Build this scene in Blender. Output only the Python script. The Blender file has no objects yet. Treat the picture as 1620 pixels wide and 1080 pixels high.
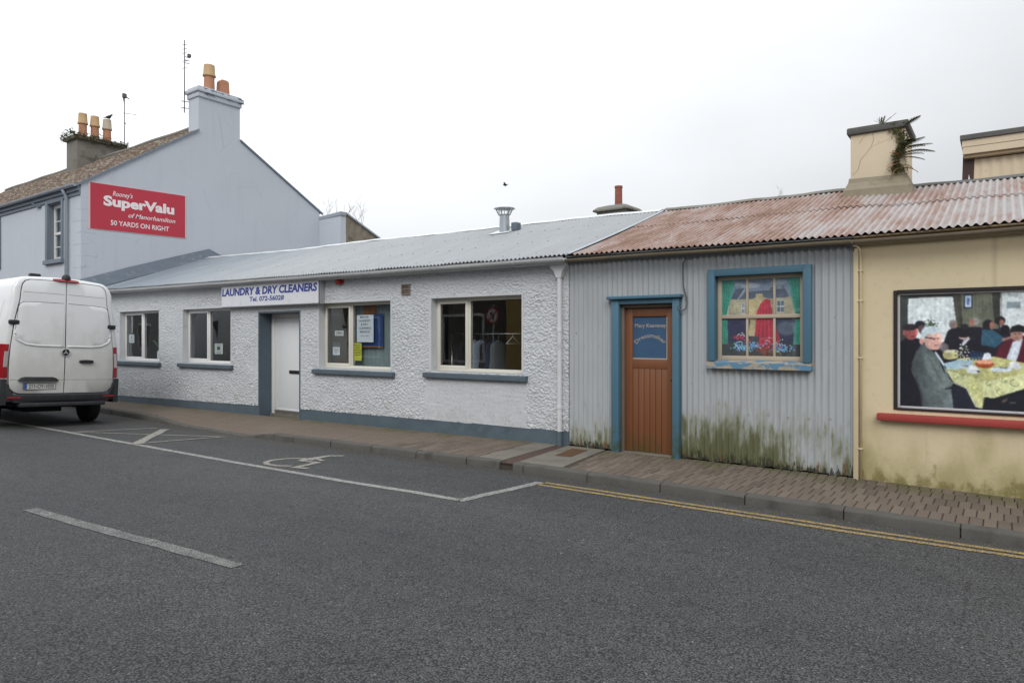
import bpy, bmesh, math, random
import numpy as np
from mathutils import Vector, Matrix, Euler
R = math.radians
rng = random.Random(7)
nrg = np.random.default_rng(11)
C = bpy.context.scene.collection
S = bpy.context.scene

# ------------------------------------------------------------------ camera
cam_d = bpy.data.cameras.new('camera')
cam = bpy.data.objects.new('camera', cam_d)
C.objects.link(cam)
cam.location = (0, 0, 1.55)
cam.rotation_euler = (R(90), 0, R(90 - 54.2))
cam_d.sensor_width = 36
cam_d.lens = 24.0
cam_d.shift_y = -7 / 1620
cam_d.clip_start = .05
cam_d.clip_end = 2000
S.camera = cam

# ------------------------------------------------------------------ sky, sun, exposure
SUN_EL, SUN_ROT = 38, 150
W = bpy.data.worlds.new('World')
S.world = W
W.use_nodes = True
wt = W.node_tree
wt.nodes.clear()
def wn(t, **k):
    n = wt.nodes.new(t)
    for a, b in k.items():
        setattr(n, a, b)
    return n
sky = wn('ShaderNodeTexSky', sky_type='NISHITA', sun_disc=False, sun_elevation=R(SUN_EL), sun_rotation=R(SUN_ROT), air_density=1.0, dust_density=6.0)
skymul = wn('ShaderNodeVectorMath', operation='SCALE')
skymul.inputs['Scale'].default_value = .07
wt.links.new(sky.outputs[0], skymul.inputs[0])
geo = wn('ShaderNodeTexCoord')
sep = wn('ShaderNodeSeparateXYZ')
wt.links.new(geo.outputs['Generated'], sep.inputs[0])
# overcast: brighter overhead than at the horizon, brighter to the west (-x)
up = wn('ShaderNodeMapRange'); up.inputs[1].default_value = .05; up.inputs[2].default_value = .9; up.inputs[3].default_value = .78; up.inputs[4].default_value = 2.3
wt.links.new(sep.outputs[2], up.inputs[0])
we = wn('ShaderNodeMapRange'); we.inputs[1].default_value = .1; we.inputs[2].default_value = -1.0; we.inputs[3].default_value = .67; we.inputs[4].default_value = 1.28
wt.links.new(sep.outputs[0], we.inputs[0])
cl = wn('ShaderNodeTexNoise'); cl.inputs['Scale'].default_value = 2.2; cl.inputs['Detail'].default_value = 5; cl.inputs['Roughness'].default_value = .5
mp = wn('ShaderNodeMapping'); mp.inputs['Scale'].default_value = (1, 1, 2.6)
wt.links.new(geo.outputs['Generated'], mp.inputs[0]); wt.links.new(mp.outputs[0], cl.inputs['Vector'])
clr = wn('ShaderNodeMapRange'); clr.inputs[1].default_value = .3; clr.inputs[2].default_value = .7; clr.inputs[3].default_value = .93; clr.inputs[4].default_value = 1.06
wt.links.new(cl.outputs[0], clr.inputs[0])
m1 = wn('ShaderNodeMath', operation='MULTIPLY'); m2 = wn('ShaderNodeMath', operation='MULTIPLY')
wt.links.new(up.outputs[0], m1.inputs[0]); wt.links.new(we.outputs[0], m1.inputs[1])
wt.links.new(m1.outputs[0], m2.inputs[0]); wt.links.new(clr.outputs[0], m2.inputs[1])
oc = wn('ShaderNodeVectorMath', operation='SCALE'); oc.inputs[0].default_value = (.94, .97, 1.0)
wt.links.new(m2.outputs[0], oc.inputs['Scale'])
mix = wn('ShaderNodeMix', data_type='RGBA'); mix.inputs[0].default_value = .93
wt.links.new(skymul.outputs[0], mix.inputs[6]); wt.links.new(oc.outputs[0], mix.inputs[7])
bg = wn('ShaderNodeBackground'); bg.inputs[1].default_value = 1.0
wt.links.new(mix.outputs[2], bg.inputs[0])
wo = wn('ShaderNodeOutputWorld'); wt.links.new(bg.outputs[0], wo.inputs[0])

sun_d = bpy.data.lights.new('sun', 'SUN')
sun_d.energy = 1.35
sun_d.angle = R(30)
sun_d.color = (1, .97, .93)
sun = bpy.data.objects.new('sun', sun_d)
C.objects.link(sun)
az = R(SUN_ROT)
sd = Vector((math.sin(az) * math.cos(R(SUN_EL)), math.cos(az) * math.cos(R(SUN_EL)), math.sin(R(SUN_EL))))
sun.rotation_euler = sd.to_track_quat('Z', 'Y').to_euler()
sun.location = (0, -10, 20)

S.view_settings.view_transform = 'Standard'
S.view_settings.look = 'None'
S.view_settings.exposure = 0
S.view_settings.gamma = 1
S.view_settings.use_curve_mapping = False

# ------------------------------------------------------------------ materials
class NT:
    def __init__(s, name):
        s.m = bpy.data.materials.new(name)
        s.m.use_nodes = True
        s.t = s.m.node_tree
        s.b = s.t.nodes['Principled BSDF']
        s.g = None
    def n(s, t, **k):
        x = s.t.nodes.new(t)
        for a, b in k.items():
            setattr(x, a, b)
        return x
    def l(s, a, b): s.t.links.new(a, b)
    def pos(s):
        if s.g is None: s.g = s.n('ShaderNodeNewGeometry')
        return s.g.outputs['Position']
    def vec(s, scale):
        if scale == (1, 1, 1): return s.pos()
        m = s.n('ShaderNodeMapping'); m.inputs['Scale'].default_value = scale
        s.l(s.pos(), m.inputs[0]); return m.outputs[0]
    def noise(s, scale, detail=3, stretch=(1, 1, 1), rough=.55, dist=0):
        x = s.n('ShaderNodeTexNoise'); x.inputs['Scale'].default_value = scale; x.inputs['Detail'].default_value = detail
        x.inputs['Roughness'].default_value = rough; x.inputs['Distortion'].default_value = dist
        s.l(s.vec(stretch), x.inputs['Vector']); return x.outputs[0]
    def voro(s, scale, out='Distance', feature='F1', stretch=(1, 1, 1)):
        x = s.n('ShaderNodeTexVoronoi', feature=feature); x.inputs['Scale'].default_value = scale
        s.l(s.vec(stretch), x.inputs['Vector']); return x.outputs[out]
    def mr(s, v, a, b, c=0, d=1, smooth=True):
        x = s.n('ShaderNodeMapRange'); x.interpolation_type = 'SMOOTHSTEP' if smooth else 'LINEAR'
        for i, q in ((1, a), (2, b), (3, c), (4, d)): x.inputs[i].default_value = q
        s.l(v, x.inputs[0]); return x.outputs[0]
    def math(s, op, a, b):
        x = s.n('ShaderNodeMath', operation=op)
        for i, q in ((0, a), (1, b)):
            if isinstance(q, (int, float)): x.inputs[i].default_value = q
            else: s.l(q, x.inputs[i])
        x.use_clamp = op in ('MULTIPLY_ADD',)
        return x.outputs[0]
    def mix(s, f, a, b, blend='MIX'):
        x = s.n('ShaderNodeMix', data_type='RGBA', blend_type=blend)
        for i, q in ((0, f), (6, a), (7, b)):
            if isinstance(q, tuple): x.inputs[i].default_value = (*q[:3], 1)
            elif isinstance(q, (int, float)): x.inputs[i].default_value = q
            else: s.l(q, x.inputs[i])
        return x.outputs[2]
    def sepz(s, axis=2):
        x = s.n('ShaderNodeSeparateXYZ'); s.l(s.pos(), x.inputs[0]); return x.outputs[axis]
    def color(s, c):
        if isinstance(c, tuple): s.b.inputs['Base Color'].default_value = (*c, 1)
        else: s.l(c, s.b.inputs['Base Color'])
    def rough(s, r):
        if isinstance(r, (int, float)): s.b.inputs['Roughness'].default_value = r
        else: s.l(r, s.b.inputs['Roughness'])
    def bump(s, h, strength=.5, dist=.01):
        x = s.n('ShaderNodeBump'); x.inputs['Strength'].default_value = strength; x.inputs['Distance'].default_value = dist
        s.l(h, x.inputs['Height']); s.l(x.outputs[0], s.b.inputs['Normal'])
def sc(c, k): return tuple(min(1, v * k) for v in c)
def sRGB(r, g, b):
    f = lambda v: (v / 255 / 12.92) if v < 11 else ((v / 255 + .055) / 1.055) ** 2.4
    return (f(r), f(g), f(b))
def simple(name, c, rough=.6, metal=0, var=.12, scale=3, bump=0, bscale=60, grime=None, gth=(.55, .75), spec=.4):
    t = NT(name)
    n = t.noise(scale, 5)
    col = t.mix(n, sc(c, 1 - var), sc(c, 1 + var))
    if grime:
        g = t.noise(scale * 1.7 + .37, 6, rough=.65)
        col = t.mix(t.mr(g, gth[0], gth[1], 0, .8), col, grime)
    t.color(col); t.rough(rough)
    t.b.inputs['Metallic'].default_value = metal
    t.b.inputs['Specular IOR Level'].default_value = spec
    if bump: t.bump(t.noise(bscale, 4), bump, .01)
    return t.m
M = {}
def asphalt():
    t = NT('asphalt')
    v = t.voro(92, 'Color'); sp = t.n('ShaderNodeSeparateColor'); t.l(v, sp.inputs[0])
    v2 = t.voro(170, 'Color'); sp2 = t.n('ShaderNodeSeparateColor'); t.l(v2, sp2.inputs[0])
    c = t.mix(t.mr(sp.outputs[0], .1, .95, 0, 1, False), (.060, .061, .063), (.112, .113, .116))
    c = t.mix(t.mr(sp2.outputs[1], .5, 1, 0, .35), c, (.135, .134, .133))
    c = t.mix(t.mr(sp.outputs[1], .985, .998, 0, .7), c, (.30, .285, .265))
    d = t.voro(92, 'Distance')
    c = t.mix(t.mr(t.math('ADD', d, t.math('MULTIPLY', t.noise(26, 4, rough=.7), .5)), .60, .95, 0, .9), c, (.014, .014, .014))
    gy = t.sepz(1); c = t.mix(t.math('MULTIPLY', t.mr(gy, 6.45, 6.85), t.mr(t.noise(2.5, 5), .3, .6, .2, .8)), c, (.055, .05, .043))
    tr = t.math('MULTIPLY', t.mr(t.math('ABSOLUTE', t.math('SUBTRACT', gy, 3.6), 0), .1, .6, 1, 0), .4); c = t.mix(tr, c, t.mix(1.0, c, (.80, .80, .81), 'MULTIPLY'))
    tr = t.math('MULTIPLY', t.mr(t.math('ABSOLUTE', t.math('SUBTRACT', gy, 1.5), 0), .1, .6, 1, 0), .4); c = t.mix(tr, c, t.mix(1.0, c, (.82, .82, .83), 'MULTIPLY'))
    ck = t.voro(.42, 'Distance', 'DISTANCE_TO_EDGE'); wob = t.noise(6, 4)
    ck = t.math('ADD', ck, t.math('MULTIPLY', t.math('SUBTRACT', wob, .5), .03)); c = t.mix(t.math('MULTIPLY', t.mr(t.math('ABSOLUTE', ck, 0), 0, .0035, .55, 0), t.mr(t.noise(.35, 3), .52, .6)), c, (.015, .015, .015))
    oil = t.noise(.9, 5, rough=.6); c = t.mix(t.mr(oil, .63, .74, 0, .4), c, (.03, .03, .031))
    big = t.noise(.45, 4, stretch=(.35, 1.2, 1))
    c = t.mix(t.mr(big, .3, .7, 0, 1), t.mix(1.0, c, (.86, .86, .88), 'MULTIPLY'), t.mix(1.0, c, (1.12, 1.12, 1.1), 'MULTIPLY'))
    med = t.noise(3.5, 5)
    c = t.mix(t.mr(med, .35, .7, 0, .35), c, t.mix(1.0, c, (.7, .7, .7), 'MULTIPLY'))
    t.color(c); t.rough(.82); t.b.inputs['Specular IOR Level'].default_value = .3
    t.bump(t.mr(d, 0, .8, 1, 0), .9, .004)
    return t.m
M['asphalt'] = asphalt()
def worn_paint(name, c, amt):
    t = NT(name)
    d = t.voro(92, 'Distance')
    a = t.noise(130, 3, rough=.7); b = t.noise(9, 4)
    k = t.math('ADD', t.math('MULTIPLY', a, .75), t.math('MULTIPLY', b, .25))
    col = t.mix(t.noise(30, 3), sc(c, .8), sc(c, 1.12))
    col = t.mix(t.mr(k, amt - .06, amt + .05), (.075, .076, .078), col)
    col = t.mix(t.mr(t.math('ADD', d, t.math('MULTIPLY', t.noise(26, 4, rough=.7), .5)), .62, .95, 0, .85), col, (.03, .03, .03))
    t.color(col); t.rough(.75); t.bump(t.mr(d, 0, .8, 1, 0), .6, .003)
    return t.m
M['white_paint'] = worn_paint('white_road_paint', (.38, .375, .355), .43)
M['hatch_paint'] = worn_paint('cream_road_paint', (.39, .37, .325), .41)
M['faded_paint'] = worn_paint('faded_road_paint', (.27, .26, .245), .505)
M['yellow_paint'] = worn_paint('yellow_road_paint', (.42, .295, .10), .43)
def brick():
    t = NT('paving_brick')
    oi = t.n('ShaderNodeObjectInfo')
    c = t.mix(oi.outputs['Random'], (.086, .066, .050), (.146, .114, .089))
    c = t.mix(t.mr(t.voro(9.5, 'Distance'), .2, .8, 0, .3), c, (.13, .10, .085))
    c = t.mix(t.noise(45, 4), t.mix(1.0, c, (.75, .75, .75), 'MULTIPLY'), t.mix(1.0, c, (1.25, 1.25, 1.25), 'MULTIPLY'))
    y = t.sepz(1)
    moss = t.math('MULTIPLY', t.mr(y, 7.75, 8.4), t.mr(t.noise(3.0, 5), .38, .62))
    c = t.mix(t.math('MULTIPLY', moss, .75), c, (.075, .075, .022))
    c = t.mix(t.mr(t.noise(1.1, 4), .5, .75, 0, .45), c, (.16, .135, .105))
    t.color(c); t.rough(.9); t.bump(t.noise(140, 3), .35, .004)
    return t.m
M['brick'] = brick()
M['mortar'] = simple('pavement_joint_sand', (.06, .05, .038), .95, var=.4, scale=12, grime=(.035, .045, .015))
def concrete(name, c, dark, sc_=2.5):
    t = NT(name)
    k = t.mix(t.noise(sc_, 6, rough=.65), sc(c, .72), sc(c, 1.25))
    k = t.mix(t.mr(t.noise(60, 3), .55, .8, 0, .5), k, dark)
    k = t.mix(t.mr(t.noise(sc_ * .6 + .3, 5), .52, .72, 0, .7), k, dark)
    t.color(k); t.rough(.92); t.bump(t.noise(90, 5), .5, .005)
    return t.m
M['kerb'] = concrete('kerb_concrete', (.078, .074, .065), (.03, .028, .024), 4.5)
M['patch'] = concrete('patch_concrete', (.155, .142, .117), (.085, .078, .063), 2.8)
M['rubble'] = concrete('rubble_stone', (.22, .19, .15), (.07, .06, .05), 5)
M['oldconc'] = concrete('old_mossy_concrete', (.17, .16, .14), (.05, .05, .038), 4)
M['flaunch'] = concrete('dirty_mortar', (.27, .235, .17), (.09, .085, .065), 6)
M['cap_dark'] = concrete('dark_cap_stone', (.10, .10, .095), (.045, .045, .04), 5)
M['drain'] = simple('red_drain_iron', (.068, .04, .033), .8, var=.4, scale=14, grime=(.06, .05, .04))
M['drain_cover'] = simple('rusty_drain_cover', (.115, .065, .035), .85, var=.5, scale=25, bump=.4)
M['hole'] = simple('dark_hollow', (.012, .01, .009), .95)
def dash():
    t = NT('white_roughcast')
    c = t.mix(t.noise(2.2, 6), (.49, .515, .545), (.60, .62, .645))
    z = t.sepz(2)
    low = t.math('MULTIPLY', t.mr(z, .75, .1), t.mr(t.noise(5, 5), .4, .7))
    c = t.mix(t.math('MULTIPLY', low, .45), c, (.36, .35, .32))
    st = t.mr(t.noise(3.2, 5, stretch=(3, 1, .35)), .55, .78, 0, .35)
    c = t.mix(st, c, (.40, .405, .41))
    c = t.mix(t.mr(t.noise(58, 3, stretch=(.6, 1, 1.2)), .56, .70, 0, .6), c, (.22, .225, .235))  # dark flecks painted in for the shade inside the roughcast pits
    t.color(c); t.rough(.85)
    t.bump(t.noise(120, 3), .5, .004)
    return t.m
M['dash'] = dash()
M['reveal'] = simple('smooth_white_reveal', (.55, .565, .585), .75, var=.08, grime=(.35, .36, .37), bump=.1)
M['slate'] = simple('slate_blue_masonry_paint', (.082, .112, .138), .7, var=.22, scale=4, bump=.35, bscale=28, grime=(.12, .135, .15), gth=(.58, .8))
M['upvc'] = simple('white_upvc', (.72, .72, .71), .38, var=.04)
M['upvc_old'] = simple('cream_upvc', (.64, .62, .55), .42, var=.05)
M['door_white'] = simple('white_door_panel', (.70, .715, .73), .4, var=.03)
M['black'] = simple('black_plastic', (.014, .014, .015), .5)
def glass():
    t = NT('window_glass')
    nt = t.t; nt.nodes.remove(t.b)
    o = [n for n in nt.nodes if n.type == 'OUTPUT_MATERIAL'][0]
    fr = t.n('ShaderNodeLayerWeight'); fr.inputs[0].default_value = .5
    tr = t.n('ShaderNodeBsdfTransparent'); tr.inputs[0].default_value = (.93, .95, .95, 1)
    gl = t.n('ShaderNodeBsdfGlossy'); gl.inputs['Roughness'].default_value = .01
    mx = t.n('ShaderNodeMixShader')
    wav = t.noise(1.6, 2); b = t.n('ShaderNodeBump'); b.inputs['Strength'].default_value = .05; b.inputs['Distance'].default_value = .02
    t.l(wav, b.inputs['Height']); t.l(b.outputs[0], gl.inputs['Normal'])
    k = t.math('ADD', t.math('MULTIPLY', t.math('POWER', fr.outputs['Facing'], 4.0), .85), .07)
    t.l(k, mx.inputs[0]); t.l(tr.outputs[0], mx.inputs[1]); t.l(gl.outputs[0], mx.inputs[2])
    t.l(mx.outputs[0], o.inputs[0])
    return t.m
M['glass'] = glass()
def roof_metal(name, base, dark, ripple=False, rust=None, streak_y=(1, .22, 1), stain_left=False):
    t = NT(name)
    c = t.mix(t.noise(1.4, 5, stretch=(2.0, .4, 1)), sc(base, .84), sc(base, 1.12))
    c = t.mix(t.mr(t.noise(5, 5, stretch=(3, .5, 1)), .56, .78, 0, .5), c, dark)
    if stain_left:
        x = t.sepz(0)
        f = t.math('MULTIPLY', t.mr(x, -12.0, -19.0), t.mr(t.noise(1.1, 5, stretch=(1.4, .3, 1)), .25, .6, .55, 1))
        c = t.mix(t.math('MULTIPLY', f, .9), c, (.15, .19, .23))
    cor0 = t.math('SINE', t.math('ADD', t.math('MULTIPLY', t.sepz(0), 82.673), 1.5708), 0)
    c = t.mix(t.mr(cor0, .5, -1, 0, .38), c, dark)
    if rust:
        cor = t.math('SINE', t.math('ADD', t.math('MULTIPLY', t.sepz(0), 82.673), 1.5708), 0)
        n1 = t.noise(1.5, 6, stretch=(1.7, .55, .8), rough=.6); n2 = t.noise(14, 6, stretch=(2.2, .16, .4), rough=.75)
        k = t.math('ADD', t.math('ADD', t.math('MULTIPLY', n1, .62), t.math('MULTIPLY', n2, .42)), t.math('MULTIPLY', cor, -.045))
        x = t.sepz(0)
        lean = t.mr(x, -3.4, .3, .075, -.05)
        k = t.math('ADD', k, lean)
        c = t.mix(t.mr(k, .40, .60), c, rust[0])
        c = t.mix(t.mr(k, .55, .68, 0, .9), c, rust[1])
        n3 = t.noise(60, 4, stretch=(1, .5, 1), rough=.75)
        c = t.mix(t.mr(n3, .56, .72, 0, .6), c, rust[2])
        c = t.mix(t.mr(t.noise(40, 4, stretch=(1.5, .4, 1)), .56, .74, 0, .6), c, (.44, .40, .38))
    t.color(c); t.rough(.62 if not rust else .85)
    t.b.inputs['Metallic'].default_value = .12 if not rust else 0
    t.bump(t.noise(50, 3), .12, .004)
    return t.m
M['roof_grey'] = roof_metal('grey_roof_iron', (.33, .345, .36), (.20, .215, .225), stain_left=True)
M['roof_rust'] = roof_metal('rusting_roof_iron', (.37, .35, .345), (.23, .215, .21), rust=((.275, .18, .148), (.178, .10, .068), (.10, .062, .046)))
M['flash'] = simple('grey_flashing', (.10, .125, .155), .7, var=.25, scale=2, grime=(.22, .24, .26))
M['galv'] = simple('galvanised_steel', (.36, .39, .42), .4, .5, var=.15)
M['lead_light'] = simple('bright_flashing', (.58, .60, .62), .5, .2, var=.1)
M['white_gutter'] = simple('white_painted_gutter', (.60, .61, .62), .5, var=.1, scale=3, grime=(.38, .38, .38))
M['fascia_white'] = simple('white_fascia_board', (.64, .65, .66), .6, var=.08, grime=(.42, .42, .42))
M['gutter_rust'] = simple('mossy_iron_gutter', (.20, .165, .115), .8, var=.35, scale=5, grime=(.10, .075, .045), bump=.2)
M['fascia_grey'] = simple('grey_fascia_board', (.105, .115, .125), .8, var=.25, scale=3, grime=(.06, .065, .07))
M['fascia_cream'] = simple('stained_cream_fascia', (.26, .20, .125), .8, var=.25, scale=3, grime=(.13, .095, .06))
def corr_wall():
    t = NT('grey_painted_iron')
    c = t.mix(t.noise(1.3, 5), (.335, .362, .378), (.425, .448, .462))
    c = t.mix(t.mr(t.noise(6, 5, stretch=(3, 1, .18)), .5, .8, 0, .5), c, (.22, .225, .22))
    z = t.sepz(2)
    st = t.noise(5.5, 7, stretch=(2.0, 1, .5), rough=.68)
    blot = t.noise(.75, 3)
    k = t.math('ADD', t.math('ADD', t.math('MULTIPLY', st, .62), t.math('MULTIPLY', blot, .55)), t.mr(z, .02, 1.0, .10, -.30, False))
    xx = t.sepz(0); k = t.math('ADD', k, t.mr(t.math('ABSOLUTE', t.math('SUBTRACT', xx, -2.85), 0), .3, 1.2, .05, -.055))
    cor = t.math('SINE', t.math('MULTIPLY', xx, 82.673), 0); k = t.math('ADD', k, t.math('MULTIPLY', cor, .035))
    c = t.mix(t.mr(k, .48, .66, 0, .75), c, (.215, .22, .135))
    c = t.mix(t.mr(k, .58, .72, 0, .9), c, (.085, .092, .032))
    fine = t.noise(17, 5, stretch=(1.6, 1, .5), rough=.7)
    k2 = t.math('ADD', t.math('ADD', t.math('MULTIPLY', fine, .8), t.math('MULTIPLY', blot, .3)), t.mr(z, .0, .36, .13, -.36, False))
    c = t.mix(t.mr(k2, .56, .66, 0, .92), c, (.022, .022, .013))
    k3 = t.math('ADD', t.noise(5, 4, stretch=(2.4, 1, .8)), t.mr(z, .0, .5, .06, -.35, False))
    c = t.mix(t.mr(k3, .58, .68, 0, .8), c, (.15, .075, .03))
    c = t.mix(t.mr(t.noise(22, 4, stretch=(1, 1, .6)), .71, .76, 0, .8), c, (.16, .12, .09))
    t.color(c); t.rough(.72); t.bump(t.noise(60, 3), .15, .004)
    return t.m
M['corr_wall'] = corr_wall()
def ochre(name, algae=True):
    t = NT(name)
    c = t.mix(t.noise(.9, 5), (.605, .51, .335), (.66, .565, .38))
    c = t.mix(t.mr(t.noise(14, 5), .5, .8, 0, .25), c, (.42, .35, .25))
    if algae:
        z = t.sepz(2)
        st = t.noise(2.4, 6, stretch=(1.2, 1, .7))
        k = t.math('ADD', t.math('MULTIPLY', st, .7), t.mr(z, .0, .95, .26, -.16, False))
        c = t.mix(t.mr(k, .30, .72, 0, .8), c, (.27, .235, .085))
        k2 = t.math('ADD', t.noise(7, 5, stretch=(1.3, 1, .8)), t.mr(z, 0, .34, .10, -.40, False))
        c = t.mix(t.mr(k2, .42, .64, 0, .8), c, (.16, .138, .04))
        w = t.n('ShaderNodeTexNoise'); w.inputs['Scale'].default_value = 5.5; w.inputs['Detail'].default_value = 2; w.inputs['Distortion'].default_value = 2.2
        t.l(t.vec((1, 1, 1.2)), w.inputs['Vector'])
        ln = t.math('ABSOLUTE', t.math('SUBTRACT', w.outputs[0], .5), 0)
        lm = t.math('MULTIPLY', t.mr(ln, .0, .02, 1, 0), t.mr(z, .36, .14))
        c = t.mix(t.math('MULTIPLY', lm, .8), c, (.38, .32, .20))
        c = t.mix(t.mr(t.noise(2.3, 5, stretch=(2.5, 1, .2)), .62, .8, 0, .3), c, (.24, .19, .11))
    t.color(c); t.rough(.85); t.bump(t.noise(70, 4), .18, .005)
    return t.m
M['ochre'] = ochre('ochre_render')
M['cream'] = simple('cream_render', (.56, .475, .35), .85, var=.1, scale=2.2, bump=.2, bscale=40, grime=(.36, .29, .20), gth=(.6, .8))
M['cream_cond'] = simple('cream_conduit', (.58, .49, .32), .6, var=.12, scale=5, grime=(.36, .24, .12), gth=(.64, .8))
def house_mat():
    t = NT('blue_grey_render')
    c = t.mix(t.noise(.7, 5), (.465, .50, .555), (.51, .545, .60))
    c = t.mix(t.mr(t.noise(3, 6, stretch=(1.5, 1.5, .14)), .50, .78, 0, .35), c, (.40, .435, .49))
    c = t.mix(t.mr(t.noise(2.1, 6, rough=.65), .56, .74, 0, .3), c, (.55, .58, .62))
    v = t.voro(.9, 'Distance', 'DISTANCE_TO_EDGE'); c = t.mix(t.math('MULTIPLY', t.mr(v, 0, .008, .35, 0), t.mr(t.noise(1.1, 3), .5, .6)), c, (.25, .28, .33))
    t.color(c); t.rough(.87); t.bump(t.noise(35, 5), .2, .008); return t.m
M['house'] = house_mat()
M['house_trim'] = simple('grey_trim_paint', (.17, .20, .24), .7, var=.1, scale=2)
M['house_gutter'] = simple('pale_grey_gutter', (.30, .335, .385), .6, var=.1)
M['quoin'] = simple('quoin_paint', (.45, .49, .555), .85, var=.07, scale=3)
def tiles():
    t = NT('mossy_roof_slates')
    c = t.mix(t.noise(12, 6, rough=.75), (.05, .033, .025), (.24, .16, .115))
    c = t.mix(t.mr(t.noise(16, 4), .52, .7, 0, .8), c, (.14, .115, .035))
    c = t.mix(t.mr(t.noise(9, 5, rough=.75, stretch=(.5, 1, 1)), .5, .6, 0, .9), c, (.42, .39, .34))
    c = t.mix(t.mr(t.noise(2.1, 4), .5, .7, 0, .5), c, (.10, .05, .035))
    t.color(c); t.rough(.95); t.bump(t.noise(30, 4), .6, .02)
    return t.m
M['tiles'] = tiles()
M['terracotta'] = simple('terracotta', (.42, .205, .12), .8, var=.2, scale=6, grime=(.33, .20, .14))
M['pot_cream'] = simple('buff_clay', (.48, .33, .18), .8, var=.2, scale=6, grime=(.35, .28, .2))
M['pot_pale'] = simple('pale_clay', (.44, .39, .31), .8, var=.15, scale=6)
M['pot_red'] = simple('old_red_clay', (.25, .085, .06), .85, var=.3, scale=8, grime=(.15, .10, .07))
M['dark_brown'] = simple('dark_brown_timber', (.05, .03, .028), .8, var=.4)
M['moss'] = simple('moss', (.085, .085, .035), .95, var=.7, scale=20)
M['fern'] = simple('fern_green', (.095, .11, .055), .8, var=.5, scale=12)
M['fern_dry'] = simple('dry_fern', (.20, .12, .055), .85, var=.4, scale=12)
M['twig'] = simple('bare_twig', (.16, .125, .095), .9, var=.2)
M['metal_dark'] = simple('dull_aerial_metal', (.13, .12, .12), .5, .4)
def blue_wood():
    t = NT('blue_painted_timber')
    c = t.mix(t.noise(4, 5, stretch=(1, 1, .4)), (.05, .128, .187), (.073, .165, .232))
    c = t.mix(t.mr(t.noise(9, 6, rough=.7), .64, .72, 0, .7), c, (.035, .09, .14))
    c = t.mix(t.mr(t.noise(14, 5, rough=.75), .72, .76), c, (.38, .36, .32))
    z = t.sepz(2)
    c = t.mix(t.math('MULTIPLY', t.mr(z, .7, .05), t.mr(t.noise(8, 5), .4, .65)), c, (.06, .10, .07))
    t.color(c); t.rough(.6); t.bump(t.noise(40, 4, stretch=(1, 1, .3)), .25, .004)
    return t.m
M['blue'] = blue_wood()
def peel():
    t = NT('peeling_sill_timber')
    n = t.noise(4.5, 5, stretch=(1.2, 1, 2.5), rough=.65)
    c = t.mix(t.noise(30, 4, stretch=(.3, 1, 2)), (.27, .22, .155), (.46, .40, .31))
    c = t.mix(t.mr(n, .47, .52), c, (.10, .22, .33))
    c = t.mix(t.mr(t.noise(20, 4), .62, .7, 0, .7), c, (.09, .07, .05))
    t.color(c); t.rough(.8); t.bump(n, .5, .006)
    return t.m
M['peel'] = peel()
M['cream_wood'] = simple('cream_painted_sash', (.44, .375, .29), .65, var=.15, scale=6, grime=(.27, .20, .12), gth=(.62, .8))
M['brown_grey'] = simple('weathered_brown_frame', (.17, .125, .095), .75, var=.2, scale=6, grime=(.10, .09, .07))
def brown_door():
    t = NT('brown_varnished_boards')
    c = t.mix(t.noise(6, 5, stretch=(3, 1, .15)), (.152, .056, .022), (.218, .083, .034))
    z = t.sepz(2)
    c = t.mix(t.math('MULTIPLY', t.mr(z, .35, .02), t.mr(t.noise(6, 4), .35, .65)), c, (.115, .07, .025))
    c = t.mix(t.mr(t.noise(25, 4), .7, .76, 0, .5), c, (.3, .18, .11))
    t.color(c); t.rough(.5); t.bump(t.noise(60, 4, stretch=(1, 1, .1)), .2, .003)
    return t.m
M['brown'] = brown_door()
M['blue_panel'] = simple('blue_painted_glass', (.048, .10, .185), .35, var=.2, scale=5)
M['pale_letter'] = simple('pale_lettering', (.33, .30, .28), .6, var=.25, scale=20)
M['red_sill'] = simple('red_painted_sill', (.33, .047, .04), .6, var=.15, scale=4, grime=(.22, .05, .045), bump=.1)
M['poster_frame'] = simple('dark_poster_surround', (.022, .017, .016), .6, var=.3)
M['strip'] = simple('white_alloy_strip', (.52, .50, .52), .4, var=.1, grime=(.3, .29, .28))
M['sign_white'] = simple('white_sign_panel', (.66, .68, .72), .4, var=.04, grime=(.5, .52, .55))
M['sign_grey'] = simple('grey_sign_trim', (.36, .375, .39), .5, var=.08)
M['sign_blue'] = simple('blue_sign_lettering', (.028, .045, .27), .5, var=.05)
M['sv_red'] = simple('red_sign_board', (.46, .038, .062), .55, var=.12, scale=1.5, grime=(.52, .10, .12), gth=(.6, .85))
M['sv_edge'] = simple('pale_pink_border', (.62, .48, .50), .6, var=.05)
M['sv_white'] = simple('white_sign_lettering', (.80, .74, .76), .5, var=.04)
M['siren'] = simple('red_siren_plastic', (.33, .022, .018), .35, var=.08)
M['vent'] = simple('brown_vent_grille', (.20, .165, .13), .7, var=.2, grime=(.09, .08, .07))
M['paper'] = simple('white_paper', (.74, .78, .84), .7, var=.03)
M['paper2'] = simple('cream_paper', (.66, .68, .66), .7, var=.05)
M['yellow_paper'] = simple('yellow_paper', (.62, .62, .05), .7, var=.04)
M['ink'] = simple('printed_ink', (.035, .03, .05), .7)
M['ink_green'] = simple('green_ink', (.03, .07, .05), .7)
M['blue_board'] = simple('blue_display_board', (.022, .06, .20), .6, var=.15)
M['orange'] = simple('orange_print', (.30, .11, .03), .6, var=.4, scale=9)
M['room'] = simple('dim_room_paint', (.36, .34, .30), .8, var=.2, scale=1)
M['room_floor'] = simple('lino_floor', (.12, .10, .085), .6, var=.2)
M['curtain_grey'] = simple('grey_green_blind', (.24, .30, .32), .8, var=.12, scale=3)
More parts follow.
